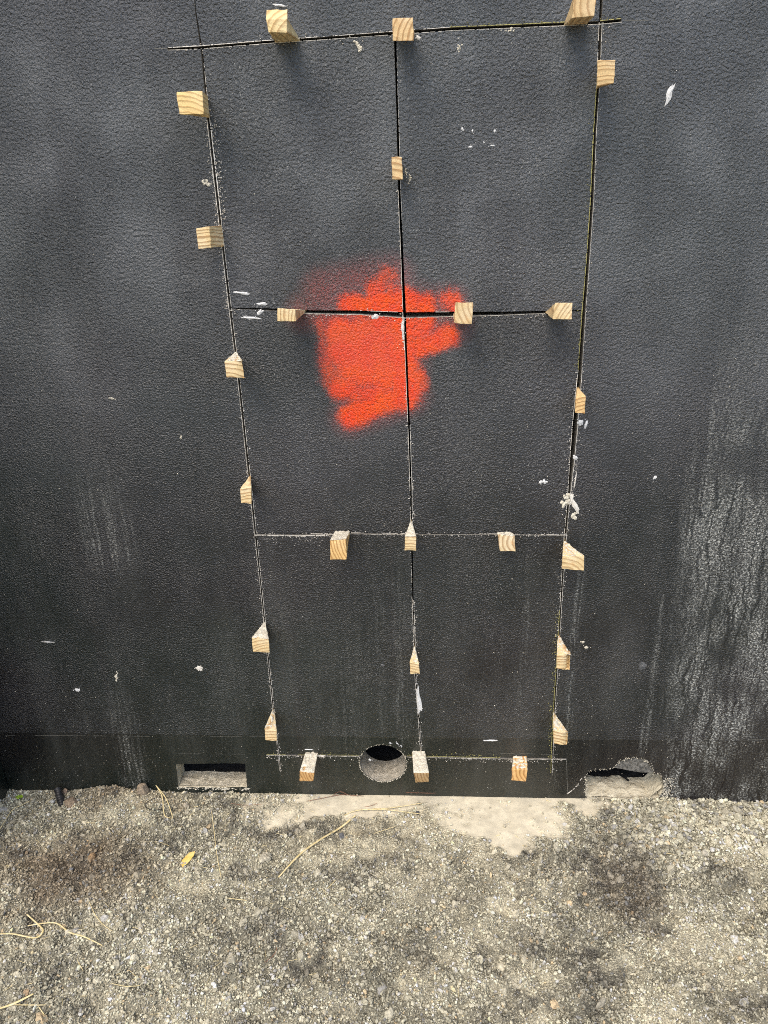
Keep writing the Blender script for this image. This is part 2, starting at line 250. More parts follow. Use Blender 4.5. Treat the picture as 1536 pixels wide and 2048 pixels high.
def mesh(name, verts, faces, mats, smooth=False, mi=None):
    me = bpy.data.meshes.new(name)
    me.from_pydata([tuple(v) for v in verts], [], [tuple(f) for f in faces])
    for m in (mats if isinstance(mats, (list, tuple)) else [mats]):
        me.materials.append(m)
    if mi is not None:
        me.polygons.foreach_set('material_index', mi)
    if smooth:
        me.polygons.foreach_set('use_smooth', [True] * len(me.polygons))
    me.update()
    return me

# ------------------------------------------------------------------ node helpers
class NB:
    def __init__(self, name):
        self.m = bpy.data.materials.new(name)
        self.m.use_nodes = True
        self.t = self.m.node_tree
        for n in list(self.t.nodes):
            self.t.nodes.remove(n)
        self.out = self.t.nodes.new('ShaderNodeOutputMaterial')
        self.b = self.t.nodes.new('ShaderNodeBsdfPrincipled')
        self.t.links.new(self.b.outputs[0], self.out.inputs['Surface'])
    def put(self, sock, v):
        if isinstance(v, bpy.types.NodeSocket):
            self.t.links.new(v, sock)
        else:
            sock.default_value = v
    def math(self, op, a, b=None, c=None, clamp=False):
        n = self.t.nodes.new('ShaderNodeMath'); n.operation = op; n.use_clamp = clamp
        self.put(n.inputs[0], a)
        if b is not None: self.put(n.inputs[1], b)
        if c is not None: self.put(n.inputs[2], c)
        return n.outputs[0]
    def add(self, a, b): return self.math('ADD', a, b)
    def sub(self, a, b): return self.math('SUBTRACT', a, b)
    def mul(self, a, b): return self.math('MULTIPLY', a, b)
    def mx(self, a, b): return self.math('MAXIMUM', a, b)
    def ss(self, x, a, b, lo=0.0, hi=1.0):
        n = self.t.nodes.new('ShaderNodeMapRange'); n.interpolation_type = 'SMOOTHSTEP'
        self.put(n.inputs['Value'], x)
        n.inputs['From Min'].default_value = a; n.inputs['From Max'].default_value = b
        n.inputs['To Min'].default_value = lo; n.inputs['To Max'].default_value = hi
        return n.outputs[0]
    def coord(self, which='Object'):
        n = self.t.nodes.new('ShaderNodeTexCoord')
        return n.outputs[which]
    def sep(self, v):
        n = self.t.nodes.new('ShaderNodeSeparateXYZ'); self.put(n.inputs[0], v)
        return n.outputs
    def comb(self, x, y, z):
        n = self.t.nodes.new('ShaderNodeCombineXYZ')
        for i, v in enumerate((x, y, z)): self.put(n.inputs[i], v)
        return n.outputs[0]
    def vmul(self, v, s):
        n = self.t.nodes.new('ShaderNodeVectorMath'); n.operation = 'MULTIPLY'
        self.put(n.inputs[0], v); n.inputs[1].default_value = s
        return n.outputs[0]
    def vadd(self, v, s):
        n = self.t.nodes.new('ShaderNodeVectorMath'); n.operation = 'ADD'
        self.put(n.inputs[0], v); self.put(n.inputs[1], s)
        return n.outputs[0]
    def noise(self, v, scale, detail=2.0, rough=0.5, dist=0.0, colour=False):
        n = self.t.nodes.new('ShaderNodeTexNoise')
        self.put(n.inputs['Vector'], v)
        n.inputs['Scale'].default_value = scale; n.inputs['Detail'].default_value = detail
        n.inputs['Roughness'].default_value = rough; n.inputs['Distortion'].default_value = dist
        return n.outputs['Color' if colour else 'Fac']
    def voro(self, v, scale, feature='F1', outp='Distance'):
        n = self.t.nodes.new('ShaderNodeTexVoronoi'); n.feature = feature
        self.put(n.inputs['Vector'], v); n.inputs['Scale'].default_value = scale
        return n.outputs[outp]
    def mix(self, f, a, b):
        n = self.t.nodes.new('ShaderNodeMix'); n.data_type = 'RGBA'
        self.put(n.inputs[0], f)
        for s, v in ((n.inputs[6], a), (n.inputs[7], b)):
            if isinstance(v, tuple) and len(v) == 3: v = v + (1.0,)
            self.put(s, v)
        return n.outputs[2]
    def mixf(self, f, a, b):
        n = self.t.nodes.new('ShaderNodeMix'); n.data_type = 'FLOAT'
        self.put(n.inputs[0], f); self.put(n.inputs[2], a); self.put(n.inputs[3], b)
        return n.outputs[0]
    def attr(self, name, kind='GEOMETRY', outp='Color'):
        n = self.t.nodes.new('ShaderNodeAttribute'); n.attribute_name = name; n.attribute_type = kind
        return n.outputs[outp]
    def objinfo(self, outp):
        n = self.t.nodes.new('ShaderNodeObjectInfo'); return n.outputs[outp]
    def bump(self, h, dist, strength=1.0):
        n = self.t.nodes.new('ShaderNodeBump')
        self.put(n.inputs['Height'], h); self.put(n.inputs['Distance'], dist); self.put(n.inputs['Strength'], strength)
        self.t.links.new(n.outputs[0], self.b.inputs['Normal'])
    def set(self, **k):
        for a, v in k.items():
            a = {'color': 'Base Color', 'rough': 'Roughness', 'spec': 'Specular IOR Level'}[a]
            if isinstance(v, tuple) and len(v) == 3: v = v + (1.0,)
            self.put(self.b.inputs[a], v)
    def capsule(self, x, z, ax, az, bx, bz):
        dx, dz = bx - ax, bz - az
        l2 = max(dx * dx + dz * dz, 1e-9)
        px, pz = self.sub(x, ax), self.sub(z, az)
        h = self.math('ADD', self.mul(px, dx / l2), self.mul(pz, dz / l2), clamp=True)
        ex, ez = self.sub(px, self.mul(h, dx)), self.sub(pz, self.mul(h, dz))
        return self.math('SQRT', self.add(self.mul(ex, ex), self.mul(ez, ez)))

# ------------------------------------------------------------------ materials
def make_paint():
    k = NB('black_wall_paint')
    P = k.coord(); x, y, z = k.sep(P)
    low = k.noise(P, 2.2, 2)
    low2 = k.noise(k.vadd(P, (7.3, 1.1, 3.7)), 1.3, 2)
    # --- roller texture: coarse dollops high on the wall, finer and flatter lower down
    coarse = k.noise(k.vmul(P, (1, 1, 1.15)), 158, 4, .60, .0)
    fine = k.noise(k.vmul(P, (1, 1, 1.1)), 250, 3, .55, .0)
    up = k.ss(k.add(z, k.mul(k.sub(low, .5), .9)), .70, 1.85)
    warp = k.noise(P, 70, 2, .5, 0, True)
    PW = k.vadd(P, k.vmul(warp, (.012, .012, .012)))
    peb = k.ss(k.voro(PW, 160), .08, .72, 1, 0)
    peb2 = k.ss(k.voro(PW, 250), .12, .78, 1, 0)
    coarse_s = k.add(k.mul(k.ss(coarse, .26, .76), .85), k.mul(peb, .26))
    fine_s = k.add(k.mul(k.ss(fine, .24, .78), .85), k.mul(peb2, .26))
    patch = k.ss(k.noise(k.vadd(P, (3, 0, 9)), 6, 2), .3, .7, .55, 1.15)
    rel = k.mixf(up, k.mul(fine_s, .36), k.add(k.mul(coarse_s, .92), k.mul(fine_s, .32)))
    rel = k.mul(rel, patch)
    band = k.ss(z, ZLINE - .001, ZLINE + .002, .38, 1.0)      # the foot of the wall is rolled smoother
    micro = k.noise(P, 480, 3, .6)
    # --- efflorescence on the right, with wandering clean runnels through it
    zs = [p[1] for p in RIGHT][::-1]; xs = [p[0] for p in RIGHT][::-1]
    edge = xs[0]
    for i in range(len(zs) - 1):
        t = k.math('DIVIDE', k.sub(z, zs[i]), zs[i + 1] - zs[i], clamp=True)
        edge = k.add(edge, k.mul(t, xs[i + 1] - xs[i]))
    vst = k.noise(k.vmul(P, (34, 1, 2.2)), 1.0, 3, .6)
    vst2 = k.noise(k.vmul(P, (85, 1, 3.0)), 1.0, 2, .5)
    right = k.ss(k.add(k.sub(x, edge), k.mul(k.sub(vst, .5), .22)), -.015, .05)
    wob2 = k.noise(k.vmul(P, (5, 1, 7)), 1.0, 2, .5)
    runnel = None
    for (fx, fz, amp, per, seed) in ((12, 18, .05, 23, 0.0), (15, 12, .06, 31, 4.7), (24, 38, .03, 41, 9.1)):
        Q = k.vadd(P, (seed, seed, seed))
        wob = k.noise(k.vmul(Q, (fx, 1, fz)), 1.0, 4, .62)
        rx = k.add(k.add(x, k.mul(k.sub(wob, .5), amp)), k.add(k.mul(k.sub(wob2, .5), .05), seed))
        cell = k.mul(rx, per)
        tri = k.math('ABSOLUTE', k.sub(k.math('FRACT', cell), .5))
        idv = k.noise(k.comb(k.math('FLOOR', cell), seed, k.mul(z, 2.6)), 1.7, 2)
        wdt = k.ss(k.noise(k.vmul(Q, (30, 1, 6)), 1.0, 2), .3, .7, .6, 1.5)
        r_ = k.mul(k.ss(k.math('MULTIPLY', tri, wdt), .03, .10, 1, 0), k.ss(idv, .45, .53))
        runnel = r_ if runnel is None else k.mx(runnel, r_)
    wide = k.mul(k.ss(k.noise(k.vmul(k.comb(rx, 0, z), (13, 1, .8)), 1.0, 2), .57, .63), k.ss(z, .75, .15))
    blot = k.ss(k.noise(k.vmul(P, (9, 1, 4.5)), 1.0, 4, .62), .36, .60, .10, 1.0)
    right = k.mul(right, k.sub(1, k.mul(runnel, .96)))
    right = k.mul(right, k.sub(1, k.mul(wide, .85)))
    right = k.mul(k.mul(right, blot), k.ss(vst2, .25, .6, .6, 1))
    right = k.mul(right, k.ss(z, 1.30, .80, .15, 1.0))
    peaks = k.ss(k.add(k.mul(k.noise(P, 190, 3, .6), .6), k.mul(k.noise(P, 420, 2, .6), .4)), .485, .60)  # bright grains of the stain, also painting the glints on its relief
    rightd = k.mul(right, k.add(.075, k.mul(peaks, .95)))
    # --- pale wash streaks below the cuts and elsewhere
    wash = None
    for (sx, hw_, z0, z1, a) in STREAK:
        m = k.ss(k.math('ABSOLUTE', k.sub(k.add(x, k.mul(k.sub(wob2, .5), .03)), sx)), hw_ * .15, hw_ * 1.25, a, 0)
        m = k.mul(m, k.ss(z, z0 - .03, z0 + .08)); m = k.mul(m, k.ss(z, z1 - .22, z1 + .02, 1, 0))
        wash = m if wash is None else k.mx(wash, m)
    drip = k.noise(k.vmul(k.vadd(P, k.comb(k.mul(k.sub(wob2, .5), .02), 0, 0)), (150, 1, 4.5)), 1.0, 3, .6)
    wash = k.mul(k.mul(wash, k.ss(vst2, .30, .60, .15, 1)), k.ss(drip, .40, .58, .12, 1))
    wash = k.mul(wash, k.ss(k.noise(P, 26, 3), .3, .6, .35, 1))
    washd = k.mul(wash, k.add(.06, k.mul(peaks, .75)))
    # --- loose speckle of dust, doubling as painted pinpoint glints
    sp = k.noise(k.vmul(P, (1, 1, .8)), 330, 1.5)
    speck = k.mul(k.ss(sp, .66, .74), k.ss(k.noise(P, 9, 3), .36, .66, .08, 1.0))
    sky_sheen = k.mul(up, k.ss(k.noise(k.vmul(P, (9, 1, 1.2)), 1.0, 3), .3, .7, .15, .22))
    film = k.mul(k.ss(k.noise(k.vmul(P, (7, 1, 1.3)), 1.0, 5, .65), .42, .74), k.ss(z, .15, 1.5, .050, .012))
    dust = k.mx(k.mx(rightd, washd), k.mx(k.mul(speck, .6), film))
    # --- black paint with a faint drift of hue
    c = k.mix(k.ss(low, .38, .62), (.0045, .0068, .0068), (.0075, .0062, .0074))
    c = k.mix(k.ss(low2, .42, .66), c, (.0035, .0078, .0058))
    c = k.mix(k.mul(k.ss(k.noise(k.vmul(P, (26, 1, .9)), 1.0, 2), .60, .70), .6), c, (.004, .0045, .005))
    c = k.mix(sky_sheen, c, (.390, .430, .462))                     # sky reflection painted in as a pale bluish tint on the upper coat
    c = k.mix(dust, c, (.47, .475, .43))
    # --- orange spray patch
    red = None
    jit = k.mul(k.sub(k.noise(P, 40, 4, .65), .5), .026)
    for (ax, az, bx, bz, rad, den) in SPRAY:
        d = k.add(k.capsule(x, z, ax, az, bx, bz), jit)
        m = k.ss(d, rad * .25, rad * 1.0 + .028, den, 0)
        red = m if red is None else k.mx(red, m)
    halo = None
    for (ax, az, bx, bz, rad, den) in HALO:
        m = k.ss(k.capsule(x, z, ax, az, bx, bz), rad * .25, rad * 1.25, den, 0)
        halo = m if halo is None else k.mx(halo, m)
    grain = k.noise(P, 620, 1.5)
    patchy = k.noise(k.vmul(P, (30, 1, 12)), 1.0, 4, .65)
    near = k.ss(red, .0, .18)
    red = k.ss(k.add(red, k.mul(near, k.add(k.mul(k.sub(grain, .5), .9), k.mul(k.sub(patchy, .5), .80)))), .10, .92)
    red = k.mul(red, k.sub(1, k.mul(k.ss(rel, .45, .12), .40)))
    c = k.mix(k.mul(halo, k.ss(grain, .34, .68, .05, .62)), c, (.40, .075, .060))
    redc = k.mix(k.ss(k.noise(P, 24, 3), .35, .65), (.92, .062, .008), (.95, .090, .005))
    redc = k.mix(k.ss(k.noise(P, 240, 2), .60, .74, 0, .35), redc, (.30, .018, .010))
    c = k.mix(red, c, redc)
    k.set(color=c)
    rgh = k.add(k.add(.20, k.mul(k.ss(low2, .3, .7), .10)), k.mul(dust, .9))
    rgh = k.add(rgh, k.mul(red, .12))
    k.set(rough=k.math('MINIMUM', rgh, .8), spec=k.mixf(red, .5, .22))
    k.b.inputs['IOR'].default_value = 1.68       # bitumen-black gloss
    h = k.add(k.mul(rel, band), k.mul(micro, k.mixf(up, .03, .14)))
    h = k.sub(h, k.mul(k.mul(runnel, right), .15))
    k.bump(h, .0062)
    return k.m

def make_concrete(name, a, b, scale=40, dist=.003, rough=.9):
    k = NB(name)
    P = k.coord()
    n = k.noise(P, scale, 5, .6)
    n2 = k.noise(P, scale * 7, 3)
    v = k.voro(P, scale * 4)
    c = k.mix(k.ss(n, .32, .68), a, b)
    c = k.mix(k.ss(n2, .60, .72, 0, .5), c, tuple(i * .45 for i in a))
    k.set(color=c, rough=rough, spec=.25)
    k.bump(k.add(k.mul(n2, .5), k.add(n, k.mul(v, .3))), dist)
    return k.m

def make_pine(name, vertical):
    k = NB(name)
    P = k.coord(); x, y, z = k.sep(P)
    r = k.objinfo('Random')
    r2 = k.math('FRACT', k.mul(r, 17.31))
    off = k.mul(k.sub(r, .5), .07)
    far = k.add(.035, k.mul(r2, .07))
    wob = k.mul(k.sub(k.noise(P, 45, 3), .5), .006)
    if vertical:      # rings read as lines standing upright on the end grain
        cx, cz = far, off
    else:
        cx, cz = off, k.mul(far, -1)
    ex, ez = k.sub(x, cx), k.sub(z, cz)
    d = k.add(k.math('SQRT', k.add(k.mul(ex, ex), k.mul(ez, ez))), wob)
    d = k.add(d, k.mul(y, .05))
    d = k.add(d, k.mul(k.noise(k.comb(k.mul(d, 60), r, 0), 1.0, 2), .012))
    s = k.math('FRACT', k.mul(d, k.add(85.0, k.mul(r2, 60))))
    late = k.mul(k.ss(s, .40, .82), k.ss(s, .88, .99, 1, 0))
    fib = k.noise(k.vmul(P, (900, 60, 900)), 1.0, 2)
    tone = k.noise(P, 22, 3)
    c = k.mix(k.ss(tone, .35, .65), (.71, .56, .31), (.77, .64, .41))
    c = k.mix(k.mul(late, k.add(.40, k.mul(k.math('FRACT', k.mul(r, 7.77)), .38))), c, (.31, .155, .05))
    c = k.mix(k.ss(fib, .52, .74, 0, .30), c, (.36, .22, .10))
    c = k.mix(k.ss(k.noise(k.vadd(P, (2, 5, 1)), 34, 2), .62, .78, 0, .5), c, (.55, .29, .10))
    m = k.t.nodes.new('ShaderNodeMix'); m.data_type = 'RGBA'; m.blend_type = 'MULTIPLY'
    m.inputs[0].default_value = 1.0
    k.put(m.inputs[6], c); k.put(m.inputs[7], k.objinfo('Color'))
    k.set(color=m.outputs[2], rough=.78, spec=.25)
    k.bump(k.add(k.mul(fib, .6), k.mul(late, .5)), .0007)
    return k.m

def make_plain(name, a, b, scale, rough=.8, dist=.001, spec=.3):
    k = NB(name)
    P = k.coord()
    n = k.noise(P, scale, 4, .6)
    k.set(color=k.mix(k.ss(n, .35, .65), a, b), rough=rough, spec=spec)
    k.bump(n, dist)
    return k.m

def make_ground():
    k = NB('gravelly_ground')
    P = k.coord()
    base = k.attr('tone')
    g1 = k.noise(P, 260, 3, .65)
    v = k.voro(P, 230)
    g3 = k.noise(P, 31, 4, .6)
    m = k.t.nodes.new('ShaderNodeMix'); m.data_type = 'RGBA'; m.blend_type = 'MULTIPLY'
    m.inputs[0].default_value = 1.0
    k.put(m.inputs[6], base)
    sm = k.attr('smoothness', outp='Fac')
    gr = k.mixf(sm, k.add(k.ss(g1, .3, .72, .45, 1.35), k.ss(g3, .3, .7, -.15, .15)), k.ss(g3, .3, .7, .86, 1.08))
    k.put(m.inputs[7], k.comb(gr, gr, gr))
    k.set(color=m.outputs[2], rough=.92, spec=.2)
    hh = k.mixf(sm, k.add(k.mul(v, .9), g1), k.add(k.mul(g3, .35), k.mul(g1, .15)))
    k.bump(hh, .004)
    return k.m

def make_stone():
    k = NB('crushed_stone')
    P = k.coord()
    base = k.attr('tone')
    n = k.noise(P, 420, 3, .6)
    m = k.t.nodes.new('ShaderNodeMix'); m.data_type = 'RGBA'; m.blend_type = 'MULTIPLY'
    m.inputs[0].default_value = 1.0
    k.put(m.inputs[6], base); g = k.ss(n, .3, .7, .7, 1.25)
    k.put(m.inputs[7], k.comb(g, g, g))
    k.set(color=m.outputs[2], rough=.82, spec=.3)
    k.bump(n, .0008)
    return k.m

def make_rock():
    k = NB('rock')
    P = k.coord()
    n = k.noise(P, 150, 4, .65)
    m = k.t.nodes.new('ShaderNodeMix'); m.data_type = 'RGBA'; m.blend_type = 'MULTIPLY'
    m.inputs[0].default_value = 1.0
    g = k.ss(n, .3, .7, .6, 1.25)
    k.put(m.inputs[6], k.objinfo('Color')); k.put(m.inputs[7], k.comb(g, g, g))
    k.set(color=m.outputs[2], rough=.9, spec=.2)
    k.bump(n, .004)
    return k.m

PAINT = make_paint()
CONC = make_concrete('sawn_concrete', (.19, .175, .15), (.30, .28, .24))
PIPEC = make_concrete('grey_cored_concrete', (.29, .262, .205), (.46, .42, .34), 60, .006)
MORTAR = make_concrete('damp_mortar', (.43, .385, .28), (.58, .53, .40), 28, .005)
CRUST = make_concrete('cement_crust', (.58, .53, .41), (.72, .68, .56), 160, .002)
CHIP = make_concrete('chipped_plaster', (.55, .51, .43), (.74, .71, .64), 120, .001)
ALGAE = make_concrete('yellow_saw_dust', (.20, .19, .06), (.44, .40, .16), 220, .001)
DARKC = make_concrete('dark_cavity_shade', (.012, .012, .012), (.02, .02, .02))  # near-black, the shade of the cavity put into the colour
PINE_H = make_pine('pine_level_rings', False)
PINE_V = make_pine('pine_upright_rings', True)
STRAW = make_plain('dry_straw', (.56, .45, .21), (.70, .59, .34), 90, .6)
TWIGM = make_plain('reddish_twig', (.17, .075, .045), (.28, .13, .08), 120, .8)
BLACKP = make_plain('black_plastic', (.012, .012, .013), (.03, .03, .03), 80, .45)
LEAFM = make_plain('yellow_leaf', (.70, .46, .10), (.78, .56, .20), 60, .6)
GREEN = make_plain('green_leaf', (.20, .34, .02), (.28, .40, .04), 80, .5)
GROUNDM = make_ground()
STONEM = make_stone()
ROCKM = make_rock()

# ------------------------------------------------------------------ the wall
T = .060                                   # thickness of the outer skin
WALL_L, WALL_R, WALL_T, WALL_B = PIERX - .35, 3.6, 2.75, -.35

def V(i, z):
    p = sorted((b, a) for a, b in VCUT[i])
    return float(np.interp(z, [q[0] for q in p], [q[1] for q in p]))
def VH(i, z):
    p = sorted((b, w) for (a, b), w in zip(VCUT[i], VW[i]))
    return float(np.interp(z, [q[0] for q in p], [q[1] for q in p]))
def H(j, x): return float(np.interp(x, [a for a, b in HCUT[j]], [b for a, b in HCUT[j]]))
def HH(j, x): return float(np.interp(x, [a for a, b in HCUT[j]], HW[j]))
def rag(u, s): return .0005 * (mnoise.noise(Vector((u * 90, s * 3.7, 1.3))) + .6 * mnoise.noise(Vector((u * 330, s * 5.1, 7.7))))

def corner(i, si, j, sj):
    z = VCUT[i][0][1]; x = 0
    z = H(j, V(i, 1.0))
    for _ in range(8):
        x = V(i, z) + si * VH(i, z)
        z = H(j, x) + sj * HH(j, x)
    return x, z
def vrun(i, z0, z1, s, taper=False):
    n = max(2, int(abs(z1 - z0) / .008)); o = []
    for t in np.linspace(0, 1, n + 1):
        z = z0 + (z1 - z0) * t
        o.append((V(i, z) + s * VH(i, z) + rag(z, i + s), z))
    return o
def hrun(j, x0, x1, s):
    n = max(2, int(abs(x1 - x0) / .008)); o = []
    for t in np.linspace(0, 1, n + 1):
        x = x0 + (x1 - x0) * t
        o.append((x, H(j, x) + s * HH(j, x) + rag(x, 10 + j + s)))
    return o
PX, PZ, PRX, PRZ = PIPE
def in_pipe(p): return ((p[0] - PX) / PRX) ** 2 + ((p[1] - PZ) / PRZ) ** 2 < 1
def arc(p0, p1, lower):
    a0 = math.atan2((p0[1] - PZ) / PRZ, (p0[0] - PX) / PRX); a1 = math.atan2((p1[1] - PZ) / PRZ, (p1[0] - PX) / PRX)
    if lower:
        while a1 > a0: a1 -= 2 * math.pi
        if p1[0] > p0[0]:
            a1 = a1 + 2 * math.pi if a1 + 2 * math.pi > a0 else a1
        # walk through the bottom of the circle
        if p0[0] > p1[0]:
            a0, a1 = a0 % (2 * math.pi), a1 % (2 * math.pi)
            if a0 < math.pi / 2: a0 += 2 * math.pi
    else:
        a0, a1 = a0 % (2 * math.pi), a1 % (2 * math.pi)
        if a0 > math.pi * 1.5: a0 -= 2 * math.pi
        if a1 > math.pi * 1.5: a1 -= 2 * math.pi
    return [(PX + PRX * math.cos(a) * (1 + .006 * math.sin(a * 9)), PZ + PRZ * math.sin(a)) for a in np.linspace(a0, a1, 30)]
def with_pipe(run, lower):
    ins = [in_pipe(p) for p in run]
    if not any(ins): return run
    i0 = ins.index(True); i1 = len(ins) - 1 - ins[::-1].index(True)
    return run[:i0] + arc(run[i0], run[i1], lower) + run[i1 + 1:]

def dedupe(l):
    o = []
    for p in l:
        if not o or (abs(p[0] - o[-1][0]) + abs(p[1] - o[-1][1])) > 2e-4: o.append(p)
    if abs(o[0][0] - o[-1][0]) + abs(o[0][1] - o[-1][1]) < 2e-4: o.pop()
    return o

def slab(name, loops, y0, y1, parent, mats, side_mats=None):
    """a flat slab cut to the loops (first the outline, then holes), front face at y0, back at y1"""
    loops = [dedupe(l) for l in loops]
    flat = [p for l in loops for p in l]
    tris = tessellate_polygon([[Vector((a * 50, b * 50, 0)) for a, b in l] for l in loops])
    n = len(flat)
    verts = [(a, y0, b) for a, b in flat] + [(a, y1, b) for a, b in flat]
    faces, mi = [], []
    for t in tris:
        a, b, c = (flat[i] for i in t)
        cr = (b[0] - a[0]) * (c[1] - a[1]) - (b[1] - a[1]) * (c[0] - a[0])
        if abs(cr) < 1e-12: continue
        t = tuple(t) if cr > 0 else (t[0], t[2], t[1])
        faces.append(t); mi.append(0)
        faces.append((t[0] + n, t[2] + n, t[1] + n)); mi.append(1)
    s = 0
    for li, l in enumerate(loops):
        m = len(l)
        for i in range(m):
            faces.append((s + i, s + (i + 1) % m, n + s + (i + 1) % m, n + s + i))
            mi.append(side_mats[li] if side_mats else 1)
        s += m
    me = mesh(name, verts, faces, mats, mi=mi)
    bm = bmesh.new(); bm.from_mesh(me); bmesh.ops.recalc_face_normals(bm, faces=bm.faces); bm.to_mesh(me); bm.free()
    return link(name, me, parent)

wall = empty('concrete_wall', (0, 0, 0))
tag(wall, 'tall black painted concrete wall with a doorway-sized grid of saw cuts and an orange spray patch', 'wall')

nU = .30
c = lambda i, si, j, sj: corner(i, si, j, sj)
loop = []
tl = c(0, 1, 0, 1); tr = c(2, -1, 0, 1)
loop += hrun(0, tl[0], tr[0], 1)
ztop = max(p[1] for p in VCUT[2])
loop += vrun(2, tr[1], ztop, -1); p = c(2, 1, 0, 1); loop += vrun(2, ztop, p[1], 1)
xe = max(q[0] for q in HCUT[0]); loop += hrun(0, p[0], xe, 1); p = c(2, 1, 0, -1); loop += hrun(0, xe, p[0], -1)
q = c(2, 1, 3, 1); loop += vrun(2, p[1], q[1], 1)
xe = max(a[0] for a in HCUT[3]); loop += hrun(3, q[0], xe, 1); q = c(2, 1, 3, -1); loop += hrun(3, xe, q[0], -1)
zb = min(a[1] for a in VCUT[2]); loop += vrun(2, q[1], zb, 1); q = c(2, -1, 3, -1); loop += vrun(2, zb, q[1], -1)
p = c(0, 1, 3, -1); loop += with_pipe(hrun(3, q[0], p[0], -1), True)
zb = min(a[1] for a in VCUT[0]); loop += vrun(0, p[1], zb, 1); q = c(0, -1, 3, -1); loop += vrun(0, zb, q[1], -1)
xe = min(a[0] for a in HCUT[3]); loop += hrun(3, q[0], xe, -1); q = c(0, -1, 3, 1); loop += hrun(3, xe, q[0], 1)
p = c(0, -1, 0, -1); loop += vrun(0, q[1], p[1], -1)
xe = min(a[0] for a in HCUT[0]); loop += hrun(0, p[0], xe, -1); q = c(0, -1, 0, 1); loop += hrun(0, xe, q[0], 1)
zt = max(a[1] for a in VCUT[0]); loop += vrun(0, q[1], zt, -1); loop += vrun(0, zt, tl[1], 1)

def roughen(l, amp, step, seed):
    o = []
    for i in range(len(l)):
        a, b = l[i], l[(i + 1) % len(l)]
        d = math.hypot(b[0] - a[0], b[1] - a[1]); m = max(1, int(d / step))
        for t in range(m):
            u = t / m
            pp = Vector((a[0] + (b[0] - a[0]) * u, a[1] + (b[1] - a[1]) * u, seed))
            nn = nvec(pp * 60) * amp + nvec(pp * 200) * amp * .6
            o.append((pp[0] + nn[0], pp[1] + nn[1]))
    return o
vent_loop = roughen(VENT, .0012, .006, 3.1)
rhole = roughen(RHOLE, .0012, .005, 5.7)
outer = [(WALL_L, WALL_B), (WALL_R, WALL_B), (WALL_R, WALL_T), (WALL_L, WALL_T)]
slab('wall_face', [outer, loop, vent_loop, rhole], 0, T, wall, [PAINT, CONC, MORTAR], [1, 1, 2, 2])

tilt = [.0009, -.0006, .0004, .0011, -.0004, .0006]
n = 0
for row in range(3):
    for col in range(2):
        a = c(col, 1, row, -1); b = c(col + 1, -1, row, -1); d = c(col + 1, -1, row + 1, 1); e = c(col, 1, row + 1, 1)
        bottom = hrun(row + 1, d[0], e[0], 1)
        if row == 2: bottom = with_pipe(bottom, False)
        lp = hrun(row, a[0], b[0], -1) + vrun(col + 1, b[1], d[1], -1) + bottom + vrun(col, e[1], a[1], 1)
        o = slab('cut_panel', [lp], tilt[n], T + tilt[n] - .001, wall, [PAINT, CONC])
        n += 1

# inside of the cored pipe hole: a ragged cylinder lining, proud of the sawn faces behind it
def lining():
    vs, fs = [], []
    na, ny = 72, 14
    for j in range(ny + 1):
        for i in range(na):
            a = 2 * math.pi * i / na
            yy = .002 + .078 * j / ny
            rr = .9985 - .012 * (mnoise.noise(Vector((math.cos(a) * 3, math.sin(a) * 3, yy * 60))) + .4)
            if a > math.pi: rr -= .02 * max(0, math.sin(-a)) ** 3 * min(1, j / 4) * (1 + .6 * mnoise.noise(Vector((a * 3, yy * 50, 2))))
            vs.append((PX + PRX * rr * math.cos(a), yy, PZ + PRZ * rr * math.sin(a)))
    for j in range(ny):
        for i in range(na):
            fs.append((j * na + i, j * na + (i + 1) % na, (j + 1) * na + (i + 1) % na, (j + 1) * na + i))
    link('pipe_hole_lining', mesh('pipe_hole_lining', vs, fs, PIPEC, True), wall)
lining()
slab('core_plug', [roughen(PLUG, .0008, .004, 9.2)], .004, T * .5, wall, [make_concrete('grey_plug_face', (.07, .068, .06), (.23, .22, .195), 140, .003), MORTAR])['label'] = 'grey half-moon of leftover concrete above the right hole'

# mortar banked up inside the right-hand hole
def banked(name, x0, x1, zf, zb, mat, seed, amp, y1=T + .02, rise=0.0):
    nx, ny = 60, 22; vs, fs = [], []
    for j in range(ny + 1):
        for i in range(nx + 1):
            x = x0 + (x1 - x0) * i / nx; y = .003 + (y1 - .003) * j / ny
            t = j / ny; zz = zf + (zb - zf) * (t ** 1.5)
            zz += rise * max(0, x - (x1 - .030))
            zz += amp * t * mnoise.noise(Vector((x * 30, y * 30, seed))) + amp * .4 * mnoise.noise(Vector((x * 90, y * 90, seed)))
            vs.append((x, y, zz))
    for j in range(ny):
        for i in range(nx):
            a = j * (nx + 1) + i; fs.append((a, a + 1, a + nx + 2, a + nx + 1))
    return link(name, mesh(name, vs, fs, mat, True), wall)
rx0, rx1 = min(p[0] for p in RHOLE), max(p[0] for p in RHOLE); rz0 = min(p[1] for p in RHOLE)
banked('mortar_bed', rx0 + .001, rx1 - .001, rz0 + .005, rz0 + .010, MORTAR, 4.4, .008, .076, 1.3)
vx0, vx1 = min(p[0] for p in VENT), max(p[0] for p in VENT); vz0 = min(p[1] for p in VENT)
vbed = banked('mortar_bed', vx0 + .001, vx1 - .001, vz0 + .004, vz0 + .006, make_concrete('dirty_ledge', (.30, .27, .20), (.56, .51, .40), 60, .006), 8.4, .003, .058)

